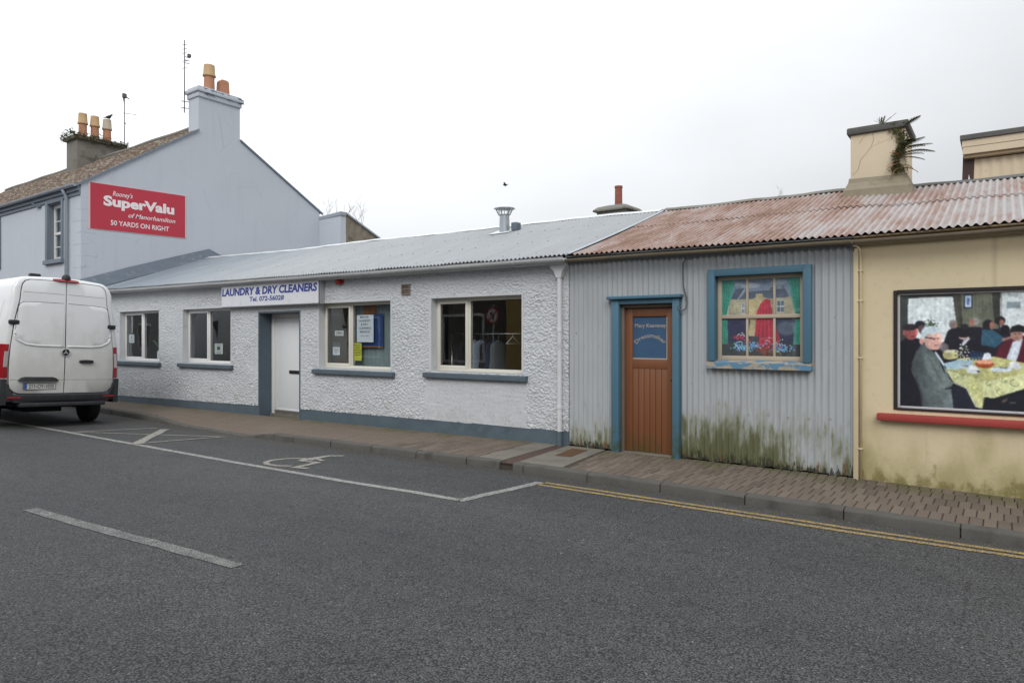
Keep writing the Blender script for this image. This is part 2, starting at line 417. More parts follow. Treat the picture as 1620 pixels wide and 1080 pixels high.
M['rail'] = simple('chrome_rail', (.55, .55, .55), .25, .8)
M['cloth_blue'] = simple('pale_blue_cotton', (.42, .48, .60), .9, var=.1)
M['cloth_white'] = simple('white_cotton', (.62, .63, .66), .9, var=.06)
M['cloth_dark'] = simple('dark_wool', (.03, .028, .035), .95, var=.2)
M['cloth_navy'] = simple('navy_cloth', (.03, .04, .075), .95, var=.2)
M['cloth_grey'] = simple('grey_cloth', (.14, .15, .16), .95, var=.2)
M['cloth_green'] = simple('green_cloth', (.07, .13, .075), .95, var=.2)
def van_paint():
    t = NT('dirty_white_van_paint')
    c = t.mix(t.noise(1.5, 4), (.65, .665, .68), (.71, .72, .73))
    z = t.sepz(2); x = t.sepz(0)
    rear = t.mr(x, -14.97, -14.42)
    n = t.noise(2.4, 6, stretch=(1, 1, .55), rough=.62)
    k = t.math('MULTIPLY', t.math('ADD', t.mr(z, 2.35, .7, -.12, .30), t.math('MULTIPLY', n, .72)), rear)
    c = t.mix(t.mr(k, .25, .72, 0, .8), c, (.46, .455, .425))
    c = t.mix(t.mr(t.noise(11, 6, rough=.7), .52, .78, 0, .3), c, (.54, .535, .51))
    side = t.math('MULTIPLY', t.mr(z, 1.2, .3), t.mr(t.noise(4, 5), .35, .7))
    c = t.mix(t.math('MULTIPLY', side, .4), c, (.33, .32, .29))
    t.color(c); t.rough(t.mr(k, .2, .6, .28, .62)); t.b.inputs['Coat Weight'].default_value = .25
    return t.m
M['van'] = van_paint()
M['van_black'] = simple('grey_black_bumper_plastic', (.024, .025, .029), .6, var=.25, scale=5, grime=(.075, .072, .066), bump=.1)
M['seam'] = simple('panel_gap_crease_shade', (.03, .03, .032), .9)  # near-black: fills the door gaps, paints the shade of pressings and creases
M['red_lens'] = simple('red_tail_lens', (.27, .010, .018), .15, var=.25, spec=.6)
M['clear_lens'] = simple('clear_lens', (.38, .33, .33), .15, var=.15, spec=.6)
M['chrome'] = simple('chrome', (.85, .85, .86), .22, .75)
M['tyre'] = simple('tyre_rubber', (.016, .016, .017), .85, var=.3)
M['rim'] = simple('steel_rim', (.10, .10, .105), .5, .6)
M['plate'] = simple('number_plate', (.52, .53, .50), .45, var=.08, grime=(.38, .37, .33))
M['eu_blue'] = simple('plate_blue_band', (.03, .09, .30), .45)
M['under'] = simple('underbody', (.010, .010, .010), .95)
M['feather'] = simple('black_feather', (.02, .02, .025), .6)
M['opp_grey'] = simple('dark_brown_shopfront', (.075, .06, .048), .8, var=.2)
M['opp_yellow'] = simple('yellow_house_paint', (.42, .29, .10), .8, var=.1)
M['opp_wall'] = simple('grey_house_paint', (.20, .205, .21), .8, var=.15)
M['opp_white'] = simple('white_trim', (.6, .6, .6), .6)
M['opp_dark'] = simple('dark_opening', (.02, .018, .016), .4)
M['road_red'] = simple('sign_red', (.42, .02, .025), .4)
M['grit'] = simple('roadside_grit', (.16, .145, .12), .9, var=.5, scale=40)
M['litter'] = simple('pale_litter', (.5, .46, .40), .8)
def vcol(name, rough=.5):
    t = NT(name)
    a = t.n('ShaderNodeVertexColor'); a.layer_name = 'Col'
    c = t.mix(t.mr(t.noise(90, 2), .35, .7, 0, .06), a.outputs[0], (.1, .1, .1))
    t.color(c); t.rough(rough); return t.m
M['print'] = vcol('printed_photograph', .42)
M['mural'] = vcol('painted_board', .55)

# ------------------------------------------------------------------ mesh helpers
class MB:
    def __init__(s): s.v = []; s.f = []; s.mi = []; s.cur = 0
    def quad(s, a, b, c, d): s.poly([a, b, c, d])
    def poly(s, pts):
        n = len(s.v); s.v += [tuple(p) for p in pts]; s.f.append(tuple(range(n, n + len(pts)))); s.mi.append(s.cur)
    def box(s, x0, y0, z0, x1, y1, z1):
        n = len(s.v)
        s.v += [(x, y, z) for z in (z0, z1) for y in (y0, y1) for x in (x0, x1)]
        for f in ((0, 2, 3, 1), (4, 5, 7, 6), (0, 1, 5, 4), (2, 6, 7, 3), (0, 4, 6, 2), (1, 3, 7, 5)):
            s.f.append(tuple(n + i for i in f)); s.mi.append(s.cur)
        return s
    def bbox(s, x0, y0, z0, x1, y1, z1, b=.008):
        """box with chamfered edges (three nested rectangles per axis, hulled)"""
        n = len(s.v)
        bm = bmesh.new(); bmesh.ops.create_cube(bm, size=1)
        for v in bm.verts: v.co = Vector(((x0 + x1) / 2 + v.co.x * (x1 - x0), (y0 + y1) / 2 + v.co.y * (y1 - y0), (z0 + z1) / 2 + v.co.z * (z1 - z0)))
        bmesh.ops.bevel(bm, geom=list(bm.edges), offset=b, segments=2, affect='EDGES', profile=.5)
        s.addbm(bm); return s
    def addbm(s, bm):
        n = len(s.v); bm.verts.index_update()
        s.v += [tuple(v.co) for v in bm.verts]
        for f in bm.faces: s.f.append(tuple(n + v.index for v in f.verts)); s.mi.append(s.cur)
        bm.free()
    def prism(s, pts, off):
        """closed polygon pts (3D) extruded by vector off"""
        n = len(s.v); k = len(pts); o = Vector(off)
        s.v += [tuple(p) for p in pts] + [tuple(Vector(p) + o) for p in pts]
        s.f.append(tuple(range(n, n + k))); s.f.append(tuple(range(n + 2 * k - 1, n + k - 1, -1)))
        s.mi += [s.cur] * 2
        for i in range(k):
            j = (i + 1) % k; s.f.append((n + i, n + k + i, n + k + j, n + j)); s.mi.append(s.cur)
        return s
    def ring_loft(s, rings, cap=True, closed=True):
        n = len(s.v); k = len(rings[0])
        for r in rings: s.v += [tuple(p) for p in r]
        for a in range(len(rings) - 1):
            for i in range(k if closed else k - 1):
                j = (i + 1) % k
                s.f.append((n + a * k + i, n + a * k + j, n + (a + 1) * k + j, n + (a + 1) * k + i)); s.mi.append(s.cur)
        if cap and closed:
            s.f.append(tuple(n + i for i in range(k))[::-1]); s.f.append(tuple(n + (len(rings) - 1) * k + i for i in range(k))); s.mi += [s.cur] * 2
        return s
    def tube(s, path, r, n=8, cap=True):
        rings = []; P = [Vector(p) for p in path]
        rr = r if isinstance(r, (list, tuple)) else [r] * len(P)
        ref = None
        for i, p in enumerate(P):
            d = (P[min(i + 1, len(P) - 1)] - P[max(i - 1, 0)]).normalized()
            if ref is None: ref = d.orthogonal().normalized()
            ref = (ref - d * ref.dot(d)); ref = ref.normalized() if ref.length > 1e-5 else d.orthogonal().normalized()
            b = d.cross(ref)
            rings.append([p + rr[i] * (ref * math.cos(2 * math.pi * k / n) + b * math.sin(2 * math.pi * k / n)) for k in range(n)])
        return s.ring_loft(rings, cap)
    def lathe(s, prof, c, n=16, axis='z'):
        rings = []
        for r, h in prof:
            ring = []
            for k in range(n):
                a = 2 * math.pi * k / n; p = (r * math.cos(a), r * math.sin(a), h)
                if axis == 'y': p = (p[0], p[2], p[1])
                if axis == 'x': p = (p[2], p[0], p[1])
                ring.append((c[0] + p[0], c[1] + p[1], c[2] + p[2]))
            rings.append(ring)
        return s.ring_loft(rings)
    def build(s, name, mats, parent=None, smooth=False):
        me = bpy.data.meshes.new(name)
        me.from_pydata(s.v, [], s.f)
        if not isinstance(mats, (list, tuple)): mats = [mats]
        for m in mats: me.materials.append(M[m] if isinstance(m, str) else m)
        if len(mats) > 1: me.polygons.foreach_set('material_index', s.mi)
        if smooth: me.polygons.foreach_set('use_smooth', [True] * len(me.polygons))
        me.update()
        bm = bmesh.new(); bm.from_mesh(me); bmesh.ops.recalc_face_normals(bm, faces=bm.faces); bm.to_mesh(me); bm.free()
        if smooth == 'auto':
            try: me.set_sharp_from_angle(angle=R(38))
            except Exception: pass
        return link(name, me, parent)
def link(name, me, parent=None):
    o = bpy.data.objects.new(name, me); C.objects.link(o)
    if parent is not None:
        o.parent = parent
        p = parent
        while p.parent is not None: p = p.parent
        if parent.type == 'EMPTY' and not parent.get('local'):
            o.matrix_parent_inverse = Matrix.Translation(-Vector(parent.location))
    return o
def thing(name, label, cat, loc=(0, 0, 0), group=None):
    o = bpy.data.objects.new(name, None); C.objects.link(o); o.location = loc; o.empty_display_size = .2
    o['label'] = label; o['category'] = cat
    if group: o['group'] = group
    return o
def tag(o, label, cat, group=None):
    o['label'] = label; o['category'] = cat
    if group: o['group'] = group
    return o
def struct(o, kind='structure'):
    o['kind'] = kind; return o
def lerp(a, b, t): return a + (b - a) * t
def sm(x): x = max(0, min(1, x)); return x * x * (3 - 2 * x)
_font = {}
def text_mesh(s, bold=0.0, shear=0.0, spacing=1.0):
    cu = bpy.data.curves.new('txt', 'FONT'); cu.body = s; cu.size = 1; cu.offset = bold; cu.shear = shear; cu.space_character = spacing; cu.resolution_u = 3
    o = bpy.data.objects.new('txt', cu); C.objects.link(o)
    dg = bpy.context.evaluated_depsgraph_get(); dg.update()
    me = bpy.data.meshes.new_from_object(o.evaluated_get(dg))
    bpy.data.objects.remove(o); bpy.data.curves.remove(cu)
    v = [tuple(p.co) for p in me.vertices]; f = [tuple(p.vertices) for p in me.polygons]
    bpy.data.meshes.remove(me)
    return v, f
def lettering(s, name, org, rt, upv, width, capw, mat, parent=None, bold=.0, shear=0., warp=None, spacing=1.0, skew=0.0):
    """flat letters: org = left baseline point, width metres wide, capw = cap height; skew raises the right end"""
    v, f = text_mesh(s, bold, shear, spacing)
    vv, _ = text_mesh('H', bold, 0)
    ch = max(p[1] for p in vv) - min(p[1] for p in vv)
    x0 = min(p[0] for p in v); x1 = max(p[0] for p in v)
    org = Vector(org); rt = Vector(rt); upv = Vector(upv)
    mb = MB(); out = []
    for p in v:
        x = (p[0] - x0) / (x1 - x0) * width; y = p[1] / ch * capw
        if warp: x, y = warp(x, y)
        out.append(org + rt * x + upv * (y + skew * x))
    mb.v = [tuple(p) for p in out]; mb.f = list(f); mb.mi = [0] * len(f)
    return mb.build(name, mat, parent)

# ------------------------------------------------------------------ ground shape
_lx = [-80, -40, -19, -12, -5, -1.4, .2, 5, 40]; _lz = [-.4, -.2, -.11, -.06, 0, -.015, -.04, -.1, -.3]
def L(x): return float(np.interp(x, _lx, _lz))
def road_z(x, y):
    if y > 2: r = -.11 + .035 * (6.82 - y)
    else: r = -.11 + .035 * 4.82 - .02 * (2 - y)
    return L(x) + r
def kerb_y(x): return float(np.interp(x, [-60, -20, -16, -10.6, -9, 40], [7.6, 7.5, 7.25, 6.82, 6.87, 6.87]))
def drop(x):
    return .088 * float(np.interp(x, [-14.5, -13.0, -10.75, -9.85], [0, 1, 1, 0]))
def pave_z(x, y):
    ky = kerb_y(x)
    t = sm((8.25 - y) / (8.25 - ky - .1))
    return L(x) - .012 * (8.4 - y) - drop(x) * t

# ------------------------------------------------------------------ ground sheet + road
mb = MB(); mb.quad((-400, -400, -.75), (400, -400, -.75), (400, 400, -.75), (-400, 400, -.75))
struct(mb.build('ground', 'oldconc'))
xs = sorted(set(list(np.arange(-60, 30.01, 1.0)) + [-19, -12, -5, -1.4, .2, 5])); ys = list(np.arange(-2.4, 8.01, .4)); ys.append(2.0); ys.append(6.82); ys = sorted(set(round(float(y), 3) for y in ys))
mb = MB()
mb.v = [(float(x), y, road_z(x, y)) for y in ys for x in xs]
n = len(xs)
mb.f = [(j * n + i, j * n + i + 1, (j + 1) * n + i + 1, (j + 1) * n + i) for j in range(len(ys) - 1) for i in range(n - 1)]
road = struct(mb.build('road', 'asphalt'))
def ribbon(pts, w, up=.004):
    mb = MB(); P = []
    for a, b in zip(pts, pts[1:]):
        a = Vector((*a, 0)); b = Vector((*b, 0)); k = max(1, int((b - a).length / .2))
        P += [a.lerp(b, i / k) for i in range(k)]
    P.append(Vector((*pts[-1], 0)))
    rows = []
    for i, p in enumerate(P):
        d = (P[min(i + 1, len(P) - 1)] - P[max(i - 1, 0)]).normalized(); nn = Vector((-d.y, d.x, 0))
        ww = (w[0] + (w[1] - w[0]) * i / (len(P) - 1)) if isinstance(w, tuple) else w
        row = []
        for s in (-.5, 0, .5):
            q = p + nn * ww * (s + rng.uniform(-.06, .06) * (s != 0)); row.append((q.x, q.y, road_z(q.x, q.y) + up))
        rows.append(row)
    mb.ring_loft(rows, cap=False, closed=False)
    return mb
ribbon([(-26, 5.17), (-15.9, 5.165), (-13.2, 5.16), (-10.8, 5.125), (-8.1, 5.08), (-5.8, 5.08), (-4.33, 5.15)], .10).build('parking_line', 'white_paint', road)
ribbon([(-4.33, 5.12), (-4.27, 6.48)], .11).build('parking_line', 'white_paint', road)
ribbon([(-4.22, 6.50), (-2.47, 6.53), (-1.1, 6.56), (.12, 6.67), (4, 6.70), (12, 6.70)], .075).build('yellow_line', 'yellow_paint', road)
ribbon([(-4.25, 6.35), (-2.42, 6.385), (-1.09, 6.41), (.12, 6.53), (4, 6.56), (12, 6.56)], .075).build('yellow_line', 'yellow_paint', road)
ribbon([(-6.99, 2.40), (-5.54, 2.48), (-4.11, 2.60)], .112).build('centre_line', 'faded_paint', road)
ribbon([(-12.8, 2.2), (-9.9, 2.28)], .125).build('centre_line', 'faded_paint', road)
ribbon([(1.0, 2.9), (4, 3.1)], .125).build('centre_line', 'faded_paint', road)
ribbon([(-13.3, 5.23), (-12.95, 6.52)], .07, .006).build('hatch_line', 'hatch_paint', road)
ribbon([(-13.3, 5.23), (-10.73, 6.56)], .06, .0072).build('hatch_line', 'hatch_paint', road)
ribbon([(-12.62, 6.50), (-10.85, 5.14)], .15, .0084).build('hatch_line', 'hatch_paint', road)
ribbon([(-10.88, 5.19), (-10.76, 6.57)], .07, .0096).build('hatch_line', 'hatch_paint', road)
# wheelchair symbol: arc of the wheel, seated body, foot
wheel = [(-7.50, 5.86), (-7.72, 5.86), (-7.88, 5.72), (-7.90, 5.52), (-7.83, 5.36), (-7.66, 5.25), (-7.46, 5.26), (-7.30, 5.36)]
sy = MB()
for k, (pts, w) in enumerate([(wheel, .075), ([(-7.50, 6.37), (-7.66, 6.26), (-7.63, 6.02), (-7.60, 5.74)], (.10, .13)), ([(-7.62, 5.72), (-7.27, 5.74)], .09), ([(-7.28, 5.77), (-7.16, 5.31)], .09), ([(-7.20, 5.30), (-6.97, 5.36)], .08), ([(-7.60, 5.96), (-7.33, 5.88)], .07)]):
    r = ribbon(pts, w, .0045 + k * .0007); n0 = len(sy.v); sy.v += r.v; sy.f += [tuple(n0 + i for i in f) for f in r.f]; sy.mi += r.mi
sy.build('wheelchair_symbol', 'hatch_paint', road)
# a few pale chips on the asphalt
mb = MB()
for x, y in [(-2.62, 4.25), (-3.9, 3.9), (-1.42, 4.9), (-.62, 3.4), (-4.9, 3.3), (-1.9, 6.2), (-3.15, 2.9), (-5.3, 4.5), (-.9, 5.7), (-2.0, 2.4), (-6.2, 5.9), (-4.6, 6.6), (-4.9, 6.7), (-4.75, 6.78), (-5.0, 6.62)]:
    a = rng.uniform(0, 3); r = rng.uniform(.004, .010); z = road_z(x, y)
    mb.prism([(x + r * math.cos(a + k * 1.26) * (1 + .4 * (k % 2)), y + r * math.sin(a + k * 1.26), z + .001) for k in range(5)], (0, 0, .005))
for _ in range(420):
    x = rng.uniform(-14, 3); y = kerb_y(x) - abs(rng.gauss(0, .10)) - .012; a = rng.uniform(0, 3); r = rng.uniform(.002, .007); z = road_z(x, y)
    mb.prism([(x + r * math.cos(a + k * 1.26) * (1 + .4 * (k % 2)), y + r * math.sin(a + k * 1.26), z + .001) for k in range(5)], (0, 0, r * .7))
struct(mb.build('grit', 'grit'), 'stuff')

# ------------------------------------------------------------------ pavement, paving blocks, kerb
mb = MB(); rows = []
for x in sorted(set(list(np.arange(-40, 12.01, .5)) + [-19, -12, -5, -1.4, .2, 5, -14.5, -13, -10.75, -9.85])):
    x = float(x); ky = kerb_y(x) + .02
    rows.append([(x, lerp(ky, 8.42, t), pave_z(x, lerp(ky, 8.42, t)) - .012) for t in (0, .17, .34, .5, .67, .84, 1)])
mb.ring_loft(rows, cap=False, closed=False)
pavement = struct(mb.build('pavement', 'mortar'))
BW, BL = .1, .29
def block_mesh(w, l, seed):
    r = random.Random(seed); mb = MB(); b = .006
    o = [(-w / 2, -l / 2), (w / 2, -l / 2), (w / 2, l / 2), (-w / 2, l / 2)]
    o = [(x + r.uniform(-.0012, .0012), y + r.uniform(-.0012, .0012)) for x, y in o]
    inn = [(x - math.copysign(b, x), y - math.copysign(b, y)) for x, y in o]
    mb.ring_loft([[(x, y, -.03) for x, y in o], [(x, y, -.005) for x, y in o], [(x, y, 0) for x, y in inn]])
    me = bpy.data.meshes.new('paving_block'); me.from_pydata(mb.v, [], mb.f); me.materials.append(M['brick']); me.update()
    bm = bmesh.new(); bm.from_mesh(me); bmesh.ops.recalc_face_normals(bm, faces=bm.faces); bm.to_mesh(me); bm.free()
    return me
bms = [block_mesh(BW - .0075, BL - .0055, i) for i in range(5)]
patch_poly = [(-5.62, 6.98), (-4.36, 6.98), (-4.50, 8.40), (-5.55, 8.40)]
def in_patch(x, y): return -5.62 < x < lerp(-4.30, -4.46, (y - 6.98) / 1.4) + .05 and y < 8.45
cells = []
row = 0; y = 8.2
while y > 6.6:
    off = (row % 2) * BW / 2
    for i in range(int((12 + 36) / BW)):
        x = -36 + i * BW + BW / 2 + off + .004 * math.sin(row * 5.1); ky = kerb_y(x) + .152
        y0, y1 = max(ky, y - BL), y
        if y1 - y0 > .05 and not in_patch(x, (y0 + y1) / 2): cells.append((x, (y0 + y1) / 2, (y1 - y0)))
    y -= BL; row += 1
for i in range(int((12 + 36) / BW)):
    x = -36 + i * BW + .03
    if not in_patch(x, 8.29): cells.append((x, 8.302, .195))
def shown(c):
    d = -.585 * c[0] + .811 * c[1]; r = .811 * c[0] + .585 * c[1]
    return d if (d > .5 and abs(r / d) < .76) else 1e9
cells.sort(key=shown)
far = MB()
for k, (x, y, l) in enumerate(cells):
    z = pave_z(x, y) + rng.uniform(-.002, .002); me = bms[k % 5]
    fx = (pave_z(x, y + .1) - pave_z(x, y - .1)) / .2; fy = -(pave_z(x + .05, y) - pave_z(x - .05, y)) / .1
    s = l / BL
    if k < 290:
        o = bpy.data.objects.new('paving_block', me); C.objects.link(o); o.parent = pavement
        o.location = (x, y, z); o.scale = (1, s, 1); o.rotation_euler = (fx + rng.uniform(-.006, .006), fy + rng.uniform(-.01, .01), rng.uniform(-.008, .008))
    else:
        n0 = len(far.v); rx, ry = rng.uniform(-.006, .006), rng.uniform(-.01, .01)
        far.v += [(x + v.co.x, y + v.co.y * s, z + v.co.z + v.co.y * s * (fx + rx) - v.co.x * (fy + ry)) for v in me.vertices]
        far.f += [tuple(n0 + i for i in p.vertices) for p in me.polygons]; far.mi += [0] * len(me.polygons)
struct(far.build('paving_blocks', 'brick', pavement), 'stuff')
# concrete patch with drain channel and cover
def slab(poly, h, name, mat, lift=.0, sub=1):
    mb = MB(); a, b, c, d = [Vector((*p, 0)) for p in poly]; K = 6; top = []
    for i in range(K + 1):
        l_, r_ = a.lerp(d, i / K), b.lerp(c, i / K)
        top.append([(lambda q: (q.x, q.y, pave_z(q.x, q.y) + lift))(l_.lerp(r_, j / 4)) for j in range(5)])
    mb.ring_loft(top, cap=False, closed=False)
    edge = [top[0][j] for j in range(5)] + [top[i][4] for i in range(1, K + 1)] + [top[K][j] for j in range(3, -1, -1)] + [top[i][0] for i in range(K - 1, 0, -1)]
    mb.ring_loft([edge, [(p[0], p[1], p[2] - h) for p in edge]], cap=False)
    return mb.build(name, mat, pavement)
slab([(-5.62, 7.03), (-5.20, 7.03), (-5.24, 8.40), (-5.62, 8.40)], .05, 'concrete_patch', 'patch')
slab([(-4.96, 7.03), (-4.33, 7.03), (-4.47, 8.40), (-5.06, 8.40)], .05, 'concrete_patch', 'patch')
slab([(-5.195, 6.9), (-4.965, 6.9), (-5.065, 8.36), (-5.235, 8.36)], .03, 'drain_channel', 'drain', -.006)
dc = MB()
gx = [(-4.80, 7.62), (-4.58, 7.66), (-4.64, 8.20), (-4.88, 8.20)]
def gp(u, v, z=0):
    a = Vector(gx[0]).lerp(Vector(gx[1]), u); b = Vector(gx[3]).lerp(Vector(gx[2]), u); q = a.lerp(b, v); return (q.x, q.y, pave_z(q.x, q.y) + z)
dc.prism([gp(0, 0, .001), gp(1, 0, .001), gp(1, 1, .001), gp(0, 1, .001)], (0, 0, .004))
for i in range(6):
    for j in range(12):
        u, v = (i + .18) / 6, (j + .18) / 12
        dc.prism([gp(u, v, .0052), gp(u + .1, v, .0052), gp(u + .1, v + .052, .0052), gp(u, v + .052, .0052)], (0, 0, .004))
dc.build('drain_cover', 'drain_cover', pavement)
# kerb
kerb_root = MB(); rows = []
for x in np.arange(-36, 12.01, .6):
    x = float(x); ky = kerb_y(x); rows.append([(x, ky + .03, L(x) - .3), (x, ky + .03, pave_z(x, ky + .1) - .03), (x, ky + .13, pave_z(x, ky + .1) - .03), (x, ky + .13, L(x) - .3)])
kerb_root.ring_loft(rows, closed=True)
kerb = struct(kerb_root.build('kerb', 'mortar'))
joints = [-.3 + .9 * k for k in range(13, -40, -1)]
for a in joints:
    x0, x1 = a - .9 + .006, a - .006
    if abs(a + 4.8) < .01: x1 = -4.80
    spans = [(x0, x1)]
    if x0 < -4.97 < x1: spans = [(-4.95, x1)] if x1 > -4.95 else []; spans.append((x0, -5.16))
    elif x0 < -5.16 < x1: spans = [(x0, -5.16)]
    for s0, s1 in spans:
        if s1 - s0 < .05: continue
        mb = MB(); rings = []; K = 6
        e = rng.uniform(-.004, .004)
        for i in range(K + 1):
            x = lerp(s0, s1, i / K); ky = kerb_y(x) + e; zt = pave_z(x, ky + .1) + .004 + rng.uniform(-.0015, .0015); zb = road_z(x, 6.82) - .08
            j = lambda: rng.uniform(-.003, .003)
            lean = .012
            rings.append([(x, ky, zb), (x, ky + lean * .9 + j(), zt - .022 + j()), (x, ky + lean + .012 + j(), zt - .005), (x, ky + lean + .03, zt), (x, ky + .15, zt), (x, ky + .15, zb)])
        mb.ring_loft(rings); mb.build('kerb_stone', 'kerb', kerb, smooth='auto')
mb = MB(); mb.box(-5.16, 6.93, -.3, -4.95, 7.0, -.04); mb.build('drain_outlet', 'hole', kerb)

# ------------------------------------------------------------------ roofs
PITCH, AMP = .076, .0138
EX = [-20.3, -19, -10, -5, -1.3, .15, 5]; EZ = [2.80, 2.79, 2.725, 2.70, 2.662, 2.67, 2.68]
RX = [-20.3, -19.4, -15.5, -12.5, -10.3, -8.5, -6.3, -5.05, -4.8, -1.9, -1.1, .2, 5]
RZ_ = [4.0, 3.99, 3.91, 3.925, 3.89, 3.883, 3.872, 3.84, 3.825, 3.815, 3.755, 3.735, 3.73]
def eave(x): return float(np.interp(x, EX, EZ))
def ridge(x): return float(np.interp(x, RX, RZ_))
EY, RY = 8.20, 11.60
def roof_pt(x, t):
    sag = -.02 * math.sin(math.pi * t) * (1 + .5 * math.sin(x * 1.3))
    return EY + t * (RY - EY), lerp(eave(x), ridge(x), t) + sag
def corr_roof(x0, x1, t0, t1, lift=0.0, rows=7, seed=0, jag=0.0):
    r = random.Random(seed); mb = MB(); nx = int(round((x1 - x0) / PITCH * 8)); ts = [lerp(t0, t1, k / rows) for k in range(rows + 1)]
    ph = r.uniform(-.004, .004)
    for dz in (lift, lift - .0035):
        rowsv = []
        for t in ts:
            row = []
            for i in range(nx + 1):
                x = x0 + (x1 - x0) * i / nx; w = .004 * math.sin(x * 2.3 + t * 5 + seed)
                y, z = roof_pt(x, t)
                row.append((x, y - (jag if t == ts[0] else 0), z + dz + AMP * math.cos(2 * math.pi * x / PITCH + ph) + w))
            rowsv.append(row)
        mb.ring_loft(rowsv, cap=False, closed=False)
    return mb
def gutter_run(x0, x1, yc, r, dz, n=24):
    mb = MB(); rings = []
    for i in range(n + 1):
        x = lerp(x0, x1, i / n); z = eave(x) + dz + .003 * math.sin(x * 3)
        a = [(math.cos(t) * r, math.sin(t) * r) for t in [math.pi + math.pi * k / 8 for k in range(9)]]
        inner = [(math.cos(t) * (r - .006), math.sin(t) * (r - .006)) for t in [2 * math.pi - math.pi * k / 8 for k in range(9)]]
        rings.append([(x, yc + p, z + q) for p, q in a + inner])
    return mb.ring_loft(rings)
def fascia_run(x0, x1, y0, y1, zt, zb, n=16):
    mb = MB(); rings = []
    for i in range(n + 1):
        x = lerp(x0, x1, i / n); e = eave(x)
        rings.append([(x, y0, e + zb), (x, y0, e + zt), (x, y1, e + zt), (x, y1, e + zb)])
    return mb.ring_loft(rings)

# ------------------------------------------------------------------ laundry
laundry = thing('laundry_shop', 'long low white roughcast laundry with grey corrugated roof and four plastic windows', 'shop', (-12, 8.4, 0))
WX0, WX1 = -20.22, -5.05
OPEN = [(-18.57, -16.55, .955, 2.21, 'w'), (-15.49, -13.51, .965, 2.20, 'w'), (-12.50, -11.16, -.4, 2.05, 'd'), (-10.59, -8.635, .965, 2.20, 'w'), (-7.71, -5.855, .99, 2.20, 'w')]
def plinth_top(x): return float(np.interp(x, [-20, -12, -5], [.02, .14, .20]))
def wall_grid():
    h = .0090; nx = int((WX1 - WX0) / h); nz = int((2.68 - 0.0) / h)
    X = np.linspace(WX0, WX1, nx + 1); Z = np.linspace(0.0, 2.68, nz + 1)
    def band(sx, sz):
        w = nrg.standard_normal((nz + 1, nx + 1)); F = np.fft.rfft2(w)
        kz = np.fft.fftfreq(nz + 1)[:, None]; kx = np.fft.rfftfreq(nx + 1)[None, :]
        g = np.exp(-2 * math.pi ** 2 * ((kx * sx) ** 2 + (kz * sz) ** 2))
        a = np.fft.irfft2(F * g, s=w.shape); return a / a.std()
    a = band(.72, .6); b = band(.45, .45); c = band(14, 10); e2 = band(1.5, 1.1)
    q_ = 1 / (1 + np.exp(-4.0 * (a + .1))); d = q_ * .0115 + np.clip(e2, -1.5, 1.5) * .0017 + b * .0016
    d = d * (1 + .22 * np.clip(c, -1.5, 1.5)) + c * .0008
    XX, ZZ = np.meshgrid(X, Z)
    tro = band(9, 1.6) * .0006 + band(2.2, 1.6) * .0005 + band(30, 12) * .001 + .008
    inp = (XX > -7.83 + .02 * c) & (XX < -5.79 + .02 * c) & (ZZ < .86)
    d = np.where(inp, tro, d)
    for x0, x1, z0, z1, k in OPEN:
        m = (XX > x0 - .05) & (XX < x1 + .03) & (ZZ > z0 - .02) & (ZZ < z1 + .03)
        d = np.where(m, d * .25 + .003, d)
    Y = 8.394 - np.clip(d, -.006, .024)
    V = np.stack([XX.ravel(), Y.ravel(), ZZ.ravel()], 1)
    idx = np.arange((nz + 1) * (nx + 1)).reshape(nz + 1, nx + 1)
    cx = (X[:-1] + X[1:]) / 2; cz = (Z[:-1] + Z[1:]) / 2
    CX, CZ = np.meshgrid(cx, cz)
    keep = CZ > np.interp(CX, [-20, -12, -5], [.02, .14, .20])
    for x0, x1, z0, z1, k in OPEN: keep &= ~((CX > x0) & (CX < x1) & (CZ > z0) & (CZ < z1))
    q = np.stack([idx[:-1, :-1], idx[:-1, 1:], idx[1:, 1:], idx[1:, :-1]], -1)[keep]
    me = bpy.data.meshes.new('roughcast_wall')
    used = np.unique(q); remap = np.full(V.shape[0], -1); remap[used] = np.arange(len(used)); q = remap[q]; V = V[used]
    me.vertices.add(len(V)); me.vertices.foreach_set('co', V.ravel())
    me.loops.add(q.size); me.loops.foreach_set('vertex_index', q.ravel().astype(np.int32))
    me.polygons.add(len(q)); me.polygons.foreach_set('loop_start', (np.arange(len(q)) * 4).astype(np.int32)); me.polygons.foreach_set('loop_total', np.full(len(q), 4, np.int32))
    me.polygons.foreach_set('use_smooth', np.ones(len(q), bool))
    me.update(calc_edges=True); me.validate(); me.materials.append(M['dash'])
    return link('roughcast_wall', me, laundry)
wall_grid()
# core of the wall behind the roughcast (with openings), side and rear walls
mb = MB(); xsx = [WX0] + [v for o in OPEN for v in (o[0] - .004, o[1] + .004)] + [WX1]
for i in range(0, len(xsx), 2): mb.box(xsx[i], 8.41, -.4, xsx[i + 1], 8.68, 2.66)
for x0, x1, z0, z1, k in OPEN:
    mb.box(x0 - .004, 8.412, z1 + .004, x1 + .004, 8.678, 2.655)
    if k == 'w': mb.box(x0 - .004, 8.412, -.4, x1 + .004, 8.678, z0 - .004)
mb.box(WX0, 14.7, -.4, WX1, 14.95, 2.7); mb.box(WX0, 8.69, -.4, WX0 + .2, 14.69, 2.75); mb.box(WX1 - .2, 8.69, -.4, WX1, 14.69, 2.7)
mb.build('wall_core', 'reveal', laundry)
mb = MB(); mb.box(WX0 + .21, 8.69, -.02, WX1 - .21, 14.68, .03); mb.build('shop_floor', 'room_floor', laundry)
